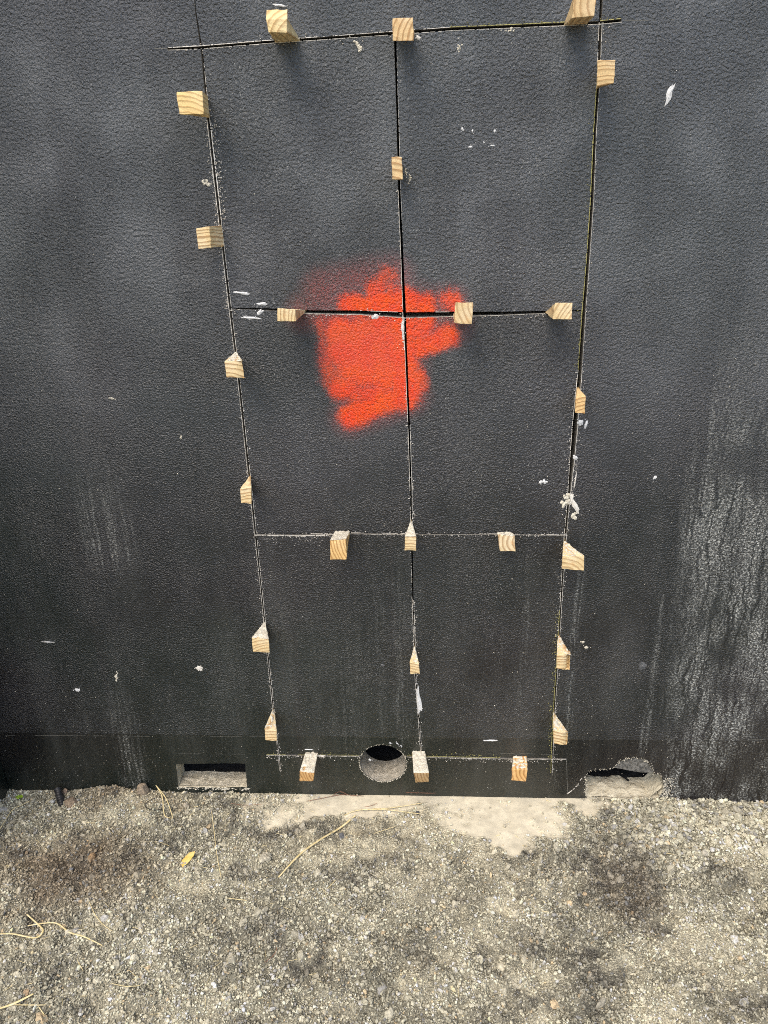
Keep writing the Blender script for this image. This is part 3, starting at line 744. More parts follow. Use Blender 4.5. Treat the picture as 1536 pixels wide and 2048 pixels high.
# hidden inner leaf and cap that close the cavity behind the skin
def box(name, x0, x1, y0, y1, z0, z1, mat, parent):
    vs = [(x, y, z) for x in (x0, x1) for y in (y0, y1) for z in (z0, z1)]
    fs = [(0, 1, 3, 2), (4, 6, 7, 5), (0, 4, 5, 1), (2, 3, 7, 6), (0, 2, 6, 4), (1, 5, 7, 3)]
    me = mesh(name, vs, fs, mat)
    bm = bmesh.new(); bm.from_mesh(me); bmesh.ops.recalc_face_normals(bm, faces=bm.faces); bm.to_mesh(me); bm.free()
    return link(name, me, parent)
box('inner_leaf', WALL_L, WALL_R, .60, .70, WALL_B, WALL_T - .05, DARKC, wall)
box('cavity_floor', WALL_L, WALL_R, T + .004, .598, -.34, .008, DARKC, wall)  # added near-black floor over the ground, keeps the cavity dark
box('coping', WALL_L - .01, WALL_R + .01, -.012, .712, WALL_T + .001, WALL_T + .06, PAINT, wall)
tabx = [p[0] for p in TAB]; tabz = [p[1] for p in TAB]
box('bracket', min(tabx), max(tabx), .060, .080, min(tabz) - .001, max(tabz) + .012, PIPEC, wall)

# ragged pale arris where the saw broke the paint: thin flakes lying along the cuts
class Strip:
    def __init__(self): self.v, self.f = [], []
    def quad(self, a, b, cc, d):
        i = len(self.v); self.v += [a, b, cc, d]; self.f.append((i, i + 1, i + 2, i + 3))
    def flake(self, x, z, rx, rz, ang, y=-.0012, n=9, seed=0.0, rough=.45):
        ca, sa = math.cos(ang), math.sin(ang); i = len(self.v)
        self.v.append((x, y, z))
        for q in range(n):
            a = 2 * math.pi * q / n
            rr = 1 + rough * mnoise.noise(Vector((math.cos(a) * 1.7 + seed, math.sin(a) * 1.7, seed * 3.1)))
            u, w = rx * rr * math.cos(a), rz * rr * math.sin(a)
            self.v.append((x + u * ca - w * sa, .0004, z + u * sa + w * ca))
        for q in range(n): self.f.append((i, i + 1 + q, i + 1 + (q + 1) % n))
def arris(S_, kind, idx, a0, a1, side, wmm, prob, step=.0022):
    n_ = int(abs(a1 - a0) / step)
    for q in range(n_):
        u = a0 + (a1 - a0) * q / n_; u2 = a0 + (a1 - a0) * (q + 1) / n_
        g = mnoise.noise(Vector((u * 22, idx * 3.3 + side, 4.1))) * .5 + .5 + .35 * mnoise.noise(Vector((u * 140, idx, side)))
        if in_pipe((u, H(idx, u))) and kind == 'h': continue
        if kind == 'h' and idx == 3 and abs(u - PX) < PRX * 1.03: continue
        if g < .92 - prob or random.random() < .07: continue
        w = wmm * .00070 * (.3 + 1.3 * abs(mnoise.noise(Vector((u * 60, idx, 8.0)))) + .5 * random.random())
        if kind == 'v':
            e0, e1 = V(idx, u) + side * VH(idx, u), V(idx, u2) + side * VH(idx, u2)
            S_.quad((e0 - side * .0003, -.0016, u), (e1 - side * .0003, -.0016, u2), (e1 + side * w * (.7 + .5 * random.random()), -.0013, u2), (e0 + side * w, -.0013, u))
        else:
            e0, e1 = H(idx, u) + side * HH(idx, u), H(idx, u2) + side * HH(idx, u2)
            S_.quad((u, -.0016, e0 - side * .0003), (u2, -.0016, e1 - side * .0003), (u2, -.0013, e1 + side * w * (.7 + .5 * random.random())), (u, -.0013, e0 + side * w))
    # crumbs beside the cut
    for q in range(int(abs(a1 - a0) * (380 if (kind == 'v' and idx == 0 and wmm > 1.7) else 100) * prob * wmm)):
        u = a0 + (a1 - a0) * random.random(); off = side * (abs(random.gauss(0, 1)) * .0028 * wmm + .001)
        s_ = random.uniform(.0004, .0012)
        if kind == 'v': S_.flake(V(idx, u) + side * VH(idx, u) + off, u, s_, s_ * 1.5, random.random() * 3, -.0024, 5, random.random() * 9)
        elif not (idx == 3 and abs(u - PX) < PRX * 1.03): S_.flake(u, H(idx, u) + side * HH(idx, u) + off, s_ * 1.5, s_, random.random() * 3, -.0024, 5, random.random() * 9)
def zr(i, k0, k1): return VCUT[i][k0][1], VCUT[i][k1][1]
def xr(j, k0, k1): return HCUT[j][k0][0], HCUT[j][k1][0]
A, B = Strip(), Strip()
for (k0, k1, s, w, pr) in [(2, 3, 1, 0.9, 0.5), (3, 4, 1, 2.6, 0.85), (3, 4, -1, 1.8, 0.7), (4, 5, -1, 1.8, 0.75), (4, 5, 1, 0.9, 0.6), (5, 7, -1, 1.2, 0.7), (5, 7, 1, 1.0, 0.55), (7, 9, -1, 1.1, 0.7), (7, 9, 1, 1.0, 0.65), (9, 11, -1, 0.9, 0.5), (9, 11, 1, 1.1, 0.7)]:
    arris(A, 'v', 0, *zr(0, k0, k1), s, w, pr)
for (k0, k1, s, w, pr) in [(0, 3, 1, .6, .4), (2, 4, -1, .9, .7), (4, 5, -1, 3.0, .8), (5, 7, -1, 1.0, .7), (6, 8, 1, 1.4, .7), (6, 9, -1, .8, .5), (9, 12, -1, 1.1, .75), (9, 10, 1, 1.5, .7), (10, 12, 1, .8, .6)]:
    arris(A, 'v', 1, *zr(1, k0, k1), s, w, pr)
for (k0, k1, s, w, pr) in [(1, 2, -1, 1.4, .75), (1, 2, 1, 1.3, .8), (2, 7, 1, .9, .65), (7, 10, 1, 1.6, .8), (7, 9, -1, 1.5, .8), (9, 13, -1, 1.0, .75), (9, 13, 1, 1.0, .7), (13, 15, 1, 1.2, .7)]:
    arris(A, 'v', 2, *zr(2, k0, k1), s, w, pr)
for (j, k0, k1, s, w, pr) in [(0, 0, 9, -1, 1.2, .65), (0, 0, 3, 1, 1.3, .7), (0, 3, 5, 1, .7, .5), (1, 0, 1, -1, 1.5, .6), (1, 2, 5, -1, 1.6, .85), (1, 4, 6, 1, .7, .4), (1, 5, 8, -1, 1.5, .85),
                              (2, 0, 2, -1, 4.2, .94), (2, 2, 3, -1, 1.4, .8), (2, 0, 5, 1, .6, .45), (2, 3, 5, -1, 1.0, .95), (3, 0, 6, -1, 2.6, .97), (3, 4, 5, -1, 1.6, .9)]:
    arris(A, 'h', j, *xr(j, k0, k1), s, w, pr)
for (kind, j, a0, a1, s, w, pr) in [('h', 3, *xr(3, 1, 5), 1, 1.8, .9), ('v', 2, *zr(2, 2, 7), -1, 2.0, .85), ('v', 2, *zr(2, 12, 15), -1, 2.0, .85), ('h', 0, *xr(0, 5, 7), 1, 1.5, .75), ('h', 0, *xr(0, 8, 9), 1, 1.5, .7), ('h', 3, *xr(3, 0, 1), 1, .8, .5)]:
    arris(B, kind, j, a0, a1, s, w, pr)
# second, false cut right of the long right-hand cut
o = link('chipped_edge', mesh('chipped_edge', A.v, A.f, CHIP), wall); o['kind'] = 'stuff'
o = link('saw_dust', mesh('saw_dust', B.v, B.f, ALGAE), wall); o['kind'] = 'stuff'

# scuffs, plaster chips and mortar splashes
WHITEM = make_concrete('white_scuff', (.58, .58, .56), (.74, .74, .72), 200, .001)
for q, (x, z, a, b, ang, t) in enumerate(SCUFF):
    if a < .0005: continue
    S_ = Strip()
    an = math.radians(ang)
    big = max(a, b)
    if t == 1 and big > .008:                         # a splash, a cluster of small lumps
        for _ in range(14):
            u, w = random.gauss(0, .45) * a, random.gauss(0, .45) * b
            s_ = random.uniform(.15, .42) * min(a, b) + .0012
            S_.flake(x + u * math.cos(an) - w * math.sin(an), z + u * math.sin(an) + w * math.cos(an), s_ * 1.3, s_, random.random() * 3, -.0016, 7, random.random() * 50, .8)
    else:
        S_.flake(x, z, a, b, an, -.0018, 22, q * 1.7, .75)
        for _ in range(4):
            u, w = random.gauss(0, .8) * a, random.gauss(0, .8) * b
            S_.flake(x + u * math.cos(an) - w * math.sin(an), z + u * math.sin(an) + w * math.cos(an), .001, .0014, random.random() * 3, -.002, 5, random.random() * 50)
    nm = {0: 'paint_scuff', 1: 'mortar_splash', 2: 'plaster_chip', 3: 'grey_smudge'}[int(t)]
    mt = {0: WHITEM, 1: CRUST, 2: CHIP, 3: make_concrete('grey_smear', (.06, .065, .065), (.15, .15, .15), 160, .001)}[int(t)]
    link(nm, mesh(nm, S_.v, S_.f, mt), wall)
S_ = Strip()
for (a, b) in zip(CRACK[:-1], CRACK[1:]):
    for _ in range(7):
        u = random.random(); S_.flake(a[0] + (b[0] - a[0]) * u, a[1] + (b[1] - a[1]) * u + random.gauss(0, .001), random.uniform(.001, .003), random.uniform(.0006, .0014), math.atan2(b[1] - a[1], b[0] - a[0]), -.002, 6, random.random() * 30)
link('crack', mesh('crack', S_.v, S_.f, CHIP), wall)
S_ = Strip()
for l in FINE:                                        # hairline marker and float lines
    (x0, z0), (x1, z1) = l; n_ = int(math.hypot(x1 - x0, z1 - z0) / .004)
    dx, dz = (x1 - x0) / n_, (z1 - z0) / n_; L_ = math.hypot(dx, dz); px_, pz_ = -dz / L_ * .0004, dx / L_ * .0004
    for q in range(n_):
        if mnoise.noise(Vector((q * .13, x0 * 7, z0))) < -.08: continue
        ax, az = x0 + dx * q, z0 + dz * q
        S_.quad((ax - px_, -.0010, az - pz_), (ax + dx - px_, -.0010, az + dz - pz_), (ax + dx + px_, -.0010, az + dz + pz_), (ax + px_, -.0010, az + pz_))
o = link('hairline_mark', mesh('hairline_mark', S_.v, S_.f, make_plain('chalk_line', (.13, .13, .11), (.22, .21, .18), 40)), wall)
S_ = Strip()
for _ in range(520):
    x = random.uniform(-1.2, .95); z = random.choice((random.uniform(0, 1.2), random.uniform(0, .35), random.uniform(0, 1.9)))
    s_ = random.uniform(.0005, .0011) * (1.8 if random.random() < .05 else 1)
    if in_pipe((x, z)): continue
    S_.flake(x, z, s_, s_ * random.uniform(1, 1.8), random.random() * .6, -.0016, 5, random.random() * 60)
# pale broken rim of the round hole, and of the right hole
for q in range(260):
    a = random.random() * 2 * math.pi
    if math.sin(a) > .55 and random.random() < .6: continue
    rr = 1.0 + abs(random.gauss(0, .025)) + .01
    S_.flake(PX + PRX * rr * math.cos(a), PZ + PRZ * rr * math.sin(a), random.uniform(.0007, .002), random.uniform(.0006, .0012), a + 1.57, -.0018, 6, random.random() * 50)
for q in range(300):
    p = random.choice(rhole[len(rhole) // 2 - 40:] + rhole[:40])
    S_.flake(p[0] + random.gauss(.0010, .0022), p[1] + random.gauss(.001, .0022), random.uniform(.0005, .0012), random.uniform(.0006, .0013), random.random() * 3, -.0018, 6, random.random() * 50)
for q in range(110):
    x = random.uniform(vx0 - .004, vx1 + .004); S_.flake(x, vz0 - abs(random.gauss(.002, .005)), random.uniform(.001, .006), random.uniform(.0005, .0020), random.random() * .3, -.0010, 9, random.random() * 50)
for q in range(200):                                  # pale grit at the right of the right hole
    S_.flake(rx1 + abs(random.gauss(.006, .012)), rz0 + random.uniform(-.005, .075), random.uniform(.0006, .0016), random.uniform(.0006, .0016), random.random() * 3, -.0018, 6, random.random() * 50)
o = link('mortar_speck', mesh('mortar_speck', S_.v, S_.f, CRUST), wall); o['kind'] = 'stuff'

# return of the wall at the far left, only its foot shows
pier = empty('wall_pier', (PIERX, 0, 0))
tag(pier, 'black painted pier in the corner at the far left foot of the wall', 'pier')
pf = box('pier_shaft', -.30, 0, -.34, -.002, -.35, WALL_T, PAINT, pier)
cp = box('coping', -.31, .01, -.35, -.014, WALL_T + .001, WALL_T + .06, PAINT, pier)

# ------------------------------------------------------------------ ground
def vnoise(x, y, s, seed):
    r_ = np.random.default_rng(seed); G = r_.random((256, 256))
    fx, fy = x * s + 100.3, y * s + 57.7
    ix, iy = np.floor(fx).astype(int), np.floor(fy).astype(int)
    tx, ty = fx - ix, fy - iy; tx = tx * tx * (3 - 2 * tx); ty = ty * ty * (3 - 2 * ty)
    g = lambda a, b: G[a % 256, b % 256]
    return (g(ix, iy) * (1 - tx) + g(ix + 1, iy) * tx) * (1 - ty) + (g(ix, iy + 1) * (1 - tx) + g(ix + 1, iy + 1) * tx) * ty
def fbm(x, y, s, seed, o=4):
    t, a, n_ = 0, 1, 0
    for i in range(o): t = t + a * vnoise(x, y, s * 2 ** i, seed + i); n_ += a; a *= .55
    return t / n_
def blobs(x, y, L_, seed, edge=.45):
    m = np.zeros_like(x); wx = x + (fbm(x, y, 14, seed) - .5) * .14; wy = y + (fbm(x, y, 14, seed + 9) - .5) * .14
    for (bx, by, rx_, ry_, a) in L_:
        d = np.sqrt(((wx - bx) / rx_) ** 2 + ((wy - by) / ry_) ** 2)
        m = np.maximum(m, a * np.clip((1.25 - d) / edge, 0, 1))
    return np.clip(m, 0, 1.1)
def fields(x, y):
    cem = blobs(x, y, CEMENT, 21); dust = blobs(x, y, DUST, 31, .9); dark = blobs(x, y, DARK, 41, .8); brown = blobs(x, y, BROWN, 51, .9)
    cem = np.clip((cem + (fbm(x, y, 30, 77, 5) - .5) * 1.1 - .22) * 1.5, 0, 1)
    dust = np.clip(dust + (fbm(x, y, 9, 61, 5) - .47) * 2.2, 0, 1)
    dark = np.clip(dark * (.5 + fbm(x, y, 25, 71)) + np.clip(fbm(x, y, 17, 171, 5) - .57, 0, 1) * 4.5, 0, 1)
    return cem, dust * (1 - dark * .7), dark, brown
def height(x, y):
    near = np.clip(1 - np.abs(x) / 3, 0, 1) * np.clip(1 + y / 1.2, 0, 1)
    h = (fbm(x, y, 7, 81) - .5) * .022 + (fbm(x, y, 30, 91) - .5) * .030
    m = blobs(x, y, MOUND, 99, 1.0)
    h = h * np.clip(-y / .06 + .15, .15, 1) + m * .026
    return h * np.clip(near * 4, 0, 1)
def tones(x, y, cem, dust, dark, brown):
    base = np.stack([np.full_like(x, .365), np.full_like(x, .342), np.full_like(x, .250)], -1)
    lf = fbm(x, y, 5, 111)[:, None]
    base = base * (.85 + .5 * lf)
    clump = np.clip(.62 + .8 * fbm(x, y, 34, 121, 3), .6, 1.4) * np.clip(.65 + .72 * fbm(x, y, 13, 131, 4), .65, 1.4)
    base = base * clump[:, None]
    def mixc(b, col, f): return b * (1 - f[:, None]) + np.array(col) * f[:, None]
    base = mixc(base, (.155, .108, .066), brown * .85)
    base = mixc(base, (.64, .58, .41), dust * .8 * np.clip(clump, .5, 1.1))
    base = mixc(base, (.06, .056, .053), dark * .74 * (.22 + 1.1 * fbm(x, y, 60, 191, 3)))
    base = mixc(base, (.585, .53, .395), np.clip(cem, 0, 1) * .95)
    return base

def axis(lo, hi, step, far):
    core = np.arange(lo, hi + step * .5, step)
    g = [.01, .03, .08, .2, .5, 1.2, 3, 8, 20, 60, 160, far]
    return np.concatenate([lo - np.array(g[::-1]), core, hi + np.array(g)])
gx = axis(-1.36, 1.12, .0042, 500); gy = axis(-.74, .03, .0042, 500)
X, Y = np.meshgrid(gx, gy); xf, yf = X.ravel(), Y.ravel()
zf = height(xf, yf)
cem, dust, dark, brown = fields(xf, yf)
tn = tones(xf, yf, cem, dust, dark, brown) * (.62 + .38 * np.clip(cem + dust * .7, 0, 1))[:, None]      # shade in the gaps between the chips, darkened into the tone
zf = zf * (1 - .8 * cem) + cem * .0020
nx, ny = len(gx), len(gy)
idx = np.arange(nx * ny).reshape(ny, nx)
quads = np.stack([idx[:-1, :-1], idx[:-1, 1:], idx[1:, 1:], idx[1:, :-1]], -1).reshape(-1, 4)
def fast_mesh(name, verts, faces, mat, k, smooth=True):
    me = bpy.data.meshes.new(name)
    me.vertices.add(len(verts)); me.vertices.foreach_set('co', np.ascontiguousarray(verts, dtype=np.float32).ravel())
    me.loops.add(faces.size); me.loops.foreach_set('vertex_index', np.ascontiguousarray(faces, dtype=np.int32).ravel())
    me.polygons.add(len(faces)); me.polygons.foreach_set('loop_start', np.arange(0, faces.size, k, dtype=np.int32))
    me.polygons.foreach_set('use_smooth', np.full(len(faces), smooth))
    me.materials.append(mat); me.update(calc_edges=True)
    return me
def put_tone(me, t, name='tone'):
    at = me.attributes.new(name, 'FLOAT_COLOR', 'POINT')
    at.data.foreach_set('color', np.concatenate([t, np.ones((len(t), 1))], 1).astype(np.float32).ravel())
me = fast_mesh('ground', np.stack([xf, yf, zf], -1), quads, GROUNDM, 4)
put_tone(me, tn)
at = me.attributes.new('smoothness', 'FLOAT', 'POINT'); at.data.foreach_set('value', np.clip(cem * 1.2 - .1, 0, 1).astype(np.float32))
g = link('ground', me); g['kind'] = 'structure'

# crushed stone: tens of thousands of chips, each its own little polyhedron
def ico(sub=1):
    bm = bmesh.new(); bmesh.ops.create_icosphere(bm, subdivisions=sub, radius=1)
    v = np.array([a.co[:] for a in bm.verts]); f = np.array([[q.index for q in p.verts] for p in bm.faces]); bm.free()
    return v, f
def scatter(N, smin, smed, smax, seed, clod=False):
    r_ = np.random.default_rng(seed)
    x = r_.uniform(-1.30, 1.10, N); y = r_.uniform(-.73, -.001, N)
    cem, dust, dark, brown = fields(x, y)
    coarse = np.clip((x - .30) / .3, 0, 1) * np.clip((y + .28) / .15, 0, 1)
    keep = r_.random(N) > np.clip(cem ** 1.5, 0, .975)
    keep &= r_.random(N) > dust * .8
    x, y, cem, dust, dark, brown, coarse = [a[keep] for a in (x, y, cem, dust, dark, brown, coarse)]
    n_ = len(x)
    s = np.clip(smed * np.exp(r_.normal(0, .50, n_)), smin, smax) * (1 + .55 * coarse)
    z = height(x, y) * (1 - .8 * cem) + cem * .0020 + s * (-.08 if clod else .30)
    tb = tones(x, y, np.clip(cem * .9, 0, 1), dust, dark, brown)
    lum = np.clip(np.exp(r_.normal(.03, .26, n_)), .4, 1.8)[:, None]
    if clod:                                        # caked lumps of the same dusty fines
        lum = lum ** .45; tb = tb * .72 + np.array([.42, .375, .285]) * .28
    t = tb * lum
    grey = r_.random(n_)[:, None]
    t = np.where(grey < .12, t.mean(1, keepdims=True) * np.array([1.03, 1.0, .90]), t)
    t = np.where(grey > .975, t * np.array([1.15, .97, .8]), t)
    t = np.clip(t, .02, .62)
    v, f = ico(2 if clod else 1); K = len(v)
    q = r_.normal(size=(n_, 4)); q /= np.linalg.norm(q, axis=1, keepdims=True)
    w, a, b, c_ = q.T
    Rm = np.stack([1 - 2 * (b * b + c_ * c_), 2 * (a * b - c_ * w), 2 * (a * c_ + b * w), 2 * (a * b + c_ * w), 1 - 2 * (a * a + c_ * c_), 2 * (b * c_ - a * w), 2 * (a * c_ - b * w), 2 * (b * c_ + a * w), 1 - 2 * (a * a + b * b)], -1).reshape(-1, 3, 3)
    sc = np.stack([r_.uniform(.8, 1.35, n_), r_.uniform(.65, 1.05, n_), r_.uniform(.42, .8, n_)], -1)
    jit = 1 + r_.uniform(-.28, .28, (n_, K))
    L_ = v[None] * jit[..., None] * sc[:, None, :]
    Wv = np.einsum('nij,nkj->nki', Rm, L_) * (s * .5)[:, None, None]
    Wv[..., 2] *= .9
    Wv += np.stack([x, y, z], -1)[:, None, :]
    Wv[..., 1] = np.minimum(Wv[..., 1], -.0004)
    return Wv.reshape(-1, 3), (f[None] + (np.arange(n_) * K)[:, None, None]).reshape(-1, 3), np.repeat(t, K, 0)
vA, fA, tA = scatter(125000, .0020, .0034, .0105, 5)
vB, fB, tB = scatter(2200, .005, .0082, .024, 6, clod=True)
fA = np.concatenate([fA, fB + len(vA)]); vA = np.concatenate([vA, vB]); tA = np.concatenate([tA, tB])
me = fast_mesh('gravel', vA, fA, STONEM, 3, False); put_tone(me, tA)
g = link('gravel', me); tag(g, 'loose crushed stone strewn over the ground at the foot of the black wall', 'gravel', kind='stuff')

def gz(x, y): return float(height(np.array([x]), np.array([y]))[0])

# ------------------------------------------------------------------ wedges
GROUP = 'pine wedges hammered into the saw cuts'
LABELS = {
 1: 'pine wedge tilting up from the top cut between the left corner and the middle cut',
 2: 'square-ended pine wedge where the middle upright cut meets the top cut',
 3: 'long pine wedge leaning upward by the top right corner, cut off by the photo edge',
 4: 'broad knotty pine wedge highest on the left upright cut, dark underside showing',
 5: 'left-cut pine wedge second from the top, its end sawn to a ridge',
 6: 'squarish left-cut pine wedge level with the orange paint, crumbs on its top',
 7: 'narrow pine wedge on the left cut just above the thin third level cut',
 8: 'wide pine wedge crusted with cement on the left cut, midway along the lowest left panel',
 9: 'slim pine wedge lowest on the left upright cut, above the rectangular opening',
 10: 'thin upright pine wedge on the middle cut high above the orange paint',
 11: 'small pine wedge topped with cement where the middle cut crosses the third level cut',
 12: 'pointed narrow pine wedge on the middle cut above the round hole',
 13: 'flat pine wedge in the second level cut left of the orange paint',
 14: 'ragged square wedge in the level cut on the right edge of the orange paint',
 15: 'pine wedge in the second level cut close to the right upright cut',
 16: 'tall orange-stained pine wedge with crusted top in the third level cut, left half',
 17: 'short pale pine wedge in the third level cut, right half',
 18: 'square pine wedge highest on the right upright cut below the top corner',
 19: 'slender pine wedge in the widest part of the right cut above the broken plaster',
 20: 'broadest pine wedge on the right cut just below the third level cut, stained on top',
 21: 'pine wedge on the right cut with chamfered corner, second from the bottom',
 22: 'pine wedge with curved growth rings lowest on the right upright cut',
 23: 'orange pine wedge in the bottom cut between the rectangular opening and the round hole',
 24: 'brown split wedge thickly crusted with cement just right of the round hole',
 25: 'reddish pine wedge in the bottom cut near the right corner',
}
TINT = {1: (1.02, .98, .85), 2: (.95, .86, .80), 3: (.88, .80, .72), 10: (.95, .88, .82), 16: (1.0, .84, .62), 17: (1.0, 1.0, 1.05), 18: (.93, .85, .76), 19: (1.0, .86, .70), 23: (.80, .62, .44), 24: (.52, .44, .36), 25: (.98, .74, .50), 14: (.95, .9, .85), 4: (1.08, 1.0, .8)}
CRUSTED = {6: .25, 8: .75, 11: .9, 16: .7, 17: .35, 12: .35, 23: .8, 24: 1.0, 20: .12, 22: .12, 9: .1, 25: .12, 21: .12}

def wedge(num, kind, L, fr, back):
    TLf, TRf, BRf, BLf = [Vector(p) for p in fr]
    k_ = .0022
    if back is None:
        if kind == 'v':
            zt, zb = (TLf.z + TRf.z) / 2, (BLf.z + BRf.z) / 2
            xt, xb = V(VL[num], zt), V(VL[num], zb)
            hw_t = min(VH(VL[num], zt), .003)
            B_ = [Vector((xt - hw_t, 0, TLf.z)), Vector((xt + hw_t, 0, TRf.z)), Vector((xb + hw_t, 0, BRf.z)), Vector((xb - hw_t, 0, BLf.z))]
        else:
            j = HL[num]
            B_ = [Vector((TLf.x, 0, H(j, TLf.x) + k_)), Vector((TRf.x, 0, H(j, TRf.x) + k_)), Vector((BRf.x, 0, H(j, BRf.x) - k_)), Vector((BLf.x, 0, H(j, BLf.x) - k_))]
    else:
        B_ = [Vector(p) for p in back]
    F_q = [TLf, TRf, BRf, BLf]
    # the thin end carries on into the cut
    tip = []
    for a, b in zip(F_q, B_):
        d = (b - a); tip.append(b + d * (.016 / max(.016, abs(d.y))) * Vector((0, 1, 0)).dot(Vector((0, 1, 0))))
    ctr = sum(B_, Vector()) / 4
    tip = []
    for b in B_:
        t = b.copy(); t.y = .018
        if kind == 'v' and back is None: t.x = ctr.x + (b.x - ctr.x) * .8
        tip.append(t)
    org = Vector((ctr.x, 0, ctr.z))
    vs = []
    N1, N2 = 6, 12                                     # front grid, length steps
    def lerp4(q, u, w): return (q[0] * (1 - u) + q[1] * u) * (1 - w) + (q[3] * (1 - u) + q[2] * u) * w
    def section(t):
        if t <= 1: return [a.lerp(b, t) for a, b in zip(F_q, B_)]
        return [a.lerp(b, t - 1) for a, b in zip(B_, tip)]
    bm = bmesh.new()
    ring_pts = [(i / N1, 0) for i in range(N1)] + [(1, i / N1) for i in range(N1)] + [(1 - i / N1, 1) for i in range(N1)] + [(0, 1 - i / N1) for i in range(N1)]
    ts = [0] + [(.5 + i) / N2 for i in range(N2)] + [1.0, 2.0]
    rings = []
    for t in ts:
        q = section(t); R0 = []
        for (u, w) in ring_pts:
            p = lerp4(q, u, w) - org
            s_ = Vector((p.x * 120 + num * 5.1, p.y * 60, p.z * 120))
            p = p + nvec(s_) * .0009 + nvec(s_ * .35) * .0012 * (1 if t < 1 else .3)
            if t == 0: p.y += abs(mnoise.noise(s_ * 4)) * .0012
            R0.append(bm.verts.new(p))
        rings.append(R0)
    M_ = len(ring_pts)
    for a, b in zip(rings[:-1], rings[1:]):
        for i in range(M_):
            bm.faces.new((a[i], a[(i + 1) % M_], b[(i + 1) % M_], b[i]))
    # sawn end: an inner grid with slight relief; some ends are cut to a ridge
    grid = {}
    for i, (u, w) in enumerate(ring_pts): grid[(round(u * N1), round(w * N1))] = rings[0][i]
    bev = BEV.get(num)
    for i in range(1, N1):
        for j in range(1, N1):
            p = lerp4(F_q, i / N1, j / N1) - org
            grid[(i, j)] = bm.verts.new(p + Vector((0, mnoise.noise(Vector((p.x * 300, p.z * 300, num))) * .0006, 0)))
    for (i, j), v in grid.items():
        if bev:
            v.co += bev(i / N1, j / N1)
    for i in range(N1):
        for j in range(N1):
            bm.faces.new((grid[(i, j)], grid[(i, j + 1)], grid[(i + 1, j + 1)], grid[(i + 1, j)]))
    bm.faces.new(list(reversed(rings[-1])))
    bmesh.ops.recalc_face_normals(bm, faces=bm.faces)
    sharp = [e for e in bm.edges if len(e.link_faces) == 2 and e.calc_face_angle() > .9 and max(v.co.y for v in e.verts) < -.004]
    bmesh.ops.bevel(bm, geom=sharp, offset=.0007, segments=1, affect='EDGES')
    me = bpy.data.meshes.new('wooden_wedge'); bm.to_mesh(me); bm.free()
    me.materials.append(PINE_V if kind == 'h' else PINE_H)
    o = link('wooden_wedge', me); o.location = org
    o.color = TINT.get(num, (1, .97, .92)) + (1,)
    tag(o, LABELS[num], 'wedge', GROUP)
    cov = CRUSTED.get(num)
    if cov:                                            # cement dust and crumbs lying on the upper face
        n_, m_ = 14, 22; cv, cf = [], []
        for j in range(m_ + 1):
            t = j / m_ * .98 + .005
            q = section(t)
            for i in range(n_ + 1):
                u = i / n_
                p = q[0].lerp(q[1], u) - org
                h_ = mnoise.noise(Vector((p.x * 160 + num, p.y * 160, num * 2.2))) + .6 * mnoise.noise(Vector((p.x * 420, p.y * 420, num)))
                back_bias = (t - .5) * .5
                th = .0026 * cov + .0036 * h_ + back_bias * .003
                if i in (0, n_) or j == 0: th = min(th, .0002 + .001 * max(0, h_))
                if th < .0003 and cov < .6: th = -.0012
                cv.append((p.x, p.y, p.z + max(th, -.0012) + (.0009 if cov > .6 else .0002)))
        for j in range(m_):
            for i in range(n_):
                a = j * (n_ + 1) + i; cf.append((a, a + 1, a + n_ + 2, a + n_ + 1))
        link('cement_crust', mesh('cement_crust', cv, cf, CRUST, True), o)
    return o
VL = {4: 0, 5: 0, 6: 0, 7: 0, 8: 0, 9: 0, 10: 1, 11: 1, 12: 1, 18: 2, 19: 2, 20: 2, 21: 2, 22: 2}
HL = {1: 0, 2: 0, 3: 0, 13: 1, 14: 1, 15: 1, 16: 2, 17: 2, 23: 3, 24: 3, 25: 3}
BEV = {1: lambda u, w: Vector((0, .014 * max(0, .02 - w) / .02, .013 * max(0, .02 - w) / .02)),
       21: lambda u, w: Vector((0, .018 * max(0, u - .62) / .38, 0)),
       6: lambda u, w: Vector((0, .004 * max(0, u - .7) / .3, 0)),
       22: lambda u, w: Vector((0, .008 * max(0, u - .75) / .25, 0))}
for (num, kind, L, fr, back) in WEDGES:
    wedge(num, kind, L, fr, back)

# ------------------------------------------------------------------ stalks, twigs, stones, oddments
def tube(name, pts, rad, mat, sides=6, taper=.35, lift=.004):
    P_ = [Vector(p) for p in pts]; dense = []
    for i in range(len(P_) - 1):
        p0, p1, p2, p3 = P_[max(i - 1, 0)], P_[i], P_[i + 1], P_[min(i + 2, len(P_) - 1)]
        for s in range(8):
            t = s / 8
            dense.append(.5 * ((2 * p1) + (p2 - p0) * t + (2 * p0 - 5 * p1 + 4 * p2 - p3) * t * t + (3 * p1 - p0 - 3 * p2 + p3) * t ** 3))
    dense.append(P_[-1])
    vs, fs = [], []; m = len(dense)
    for i, p in enumerate(dense):
        d = (dense[min(i + 1, m - 1)] - dense[max(i - 1, 0)]).normalized()
        a = d.cross(Vector((0, 0, 1)));  a = a.normalized() if a.length > 1e-6 else Vector((1, 0, 0)); b = d.cross(a).normalized()
        rr = rad * (1 - taper * abs(2 * i / (m - 1) - 1) ** 2) * (1 + .18 * mnoise.noise(p * 150))
        for s in range(sides):
            an = 2 * math.pi * s / sides
            vs.append(p + (a * math.cos(an) + b * math.sin(an) * .55) * rr)
    for i in range(m - 1):
        for s in range(sides):
            fs.append((i * sides + s, i * sides + (s + 1) % sides, (i + 1) * sides + (s + 1) % sides, (i + 1) * sides + s))
    fs.append(tuple(range(sides))[::-1]); fs.append(tuple((m - 1) * sides + s for s in range(sides)))
    return mesh(name, vs, fs, mat, True)
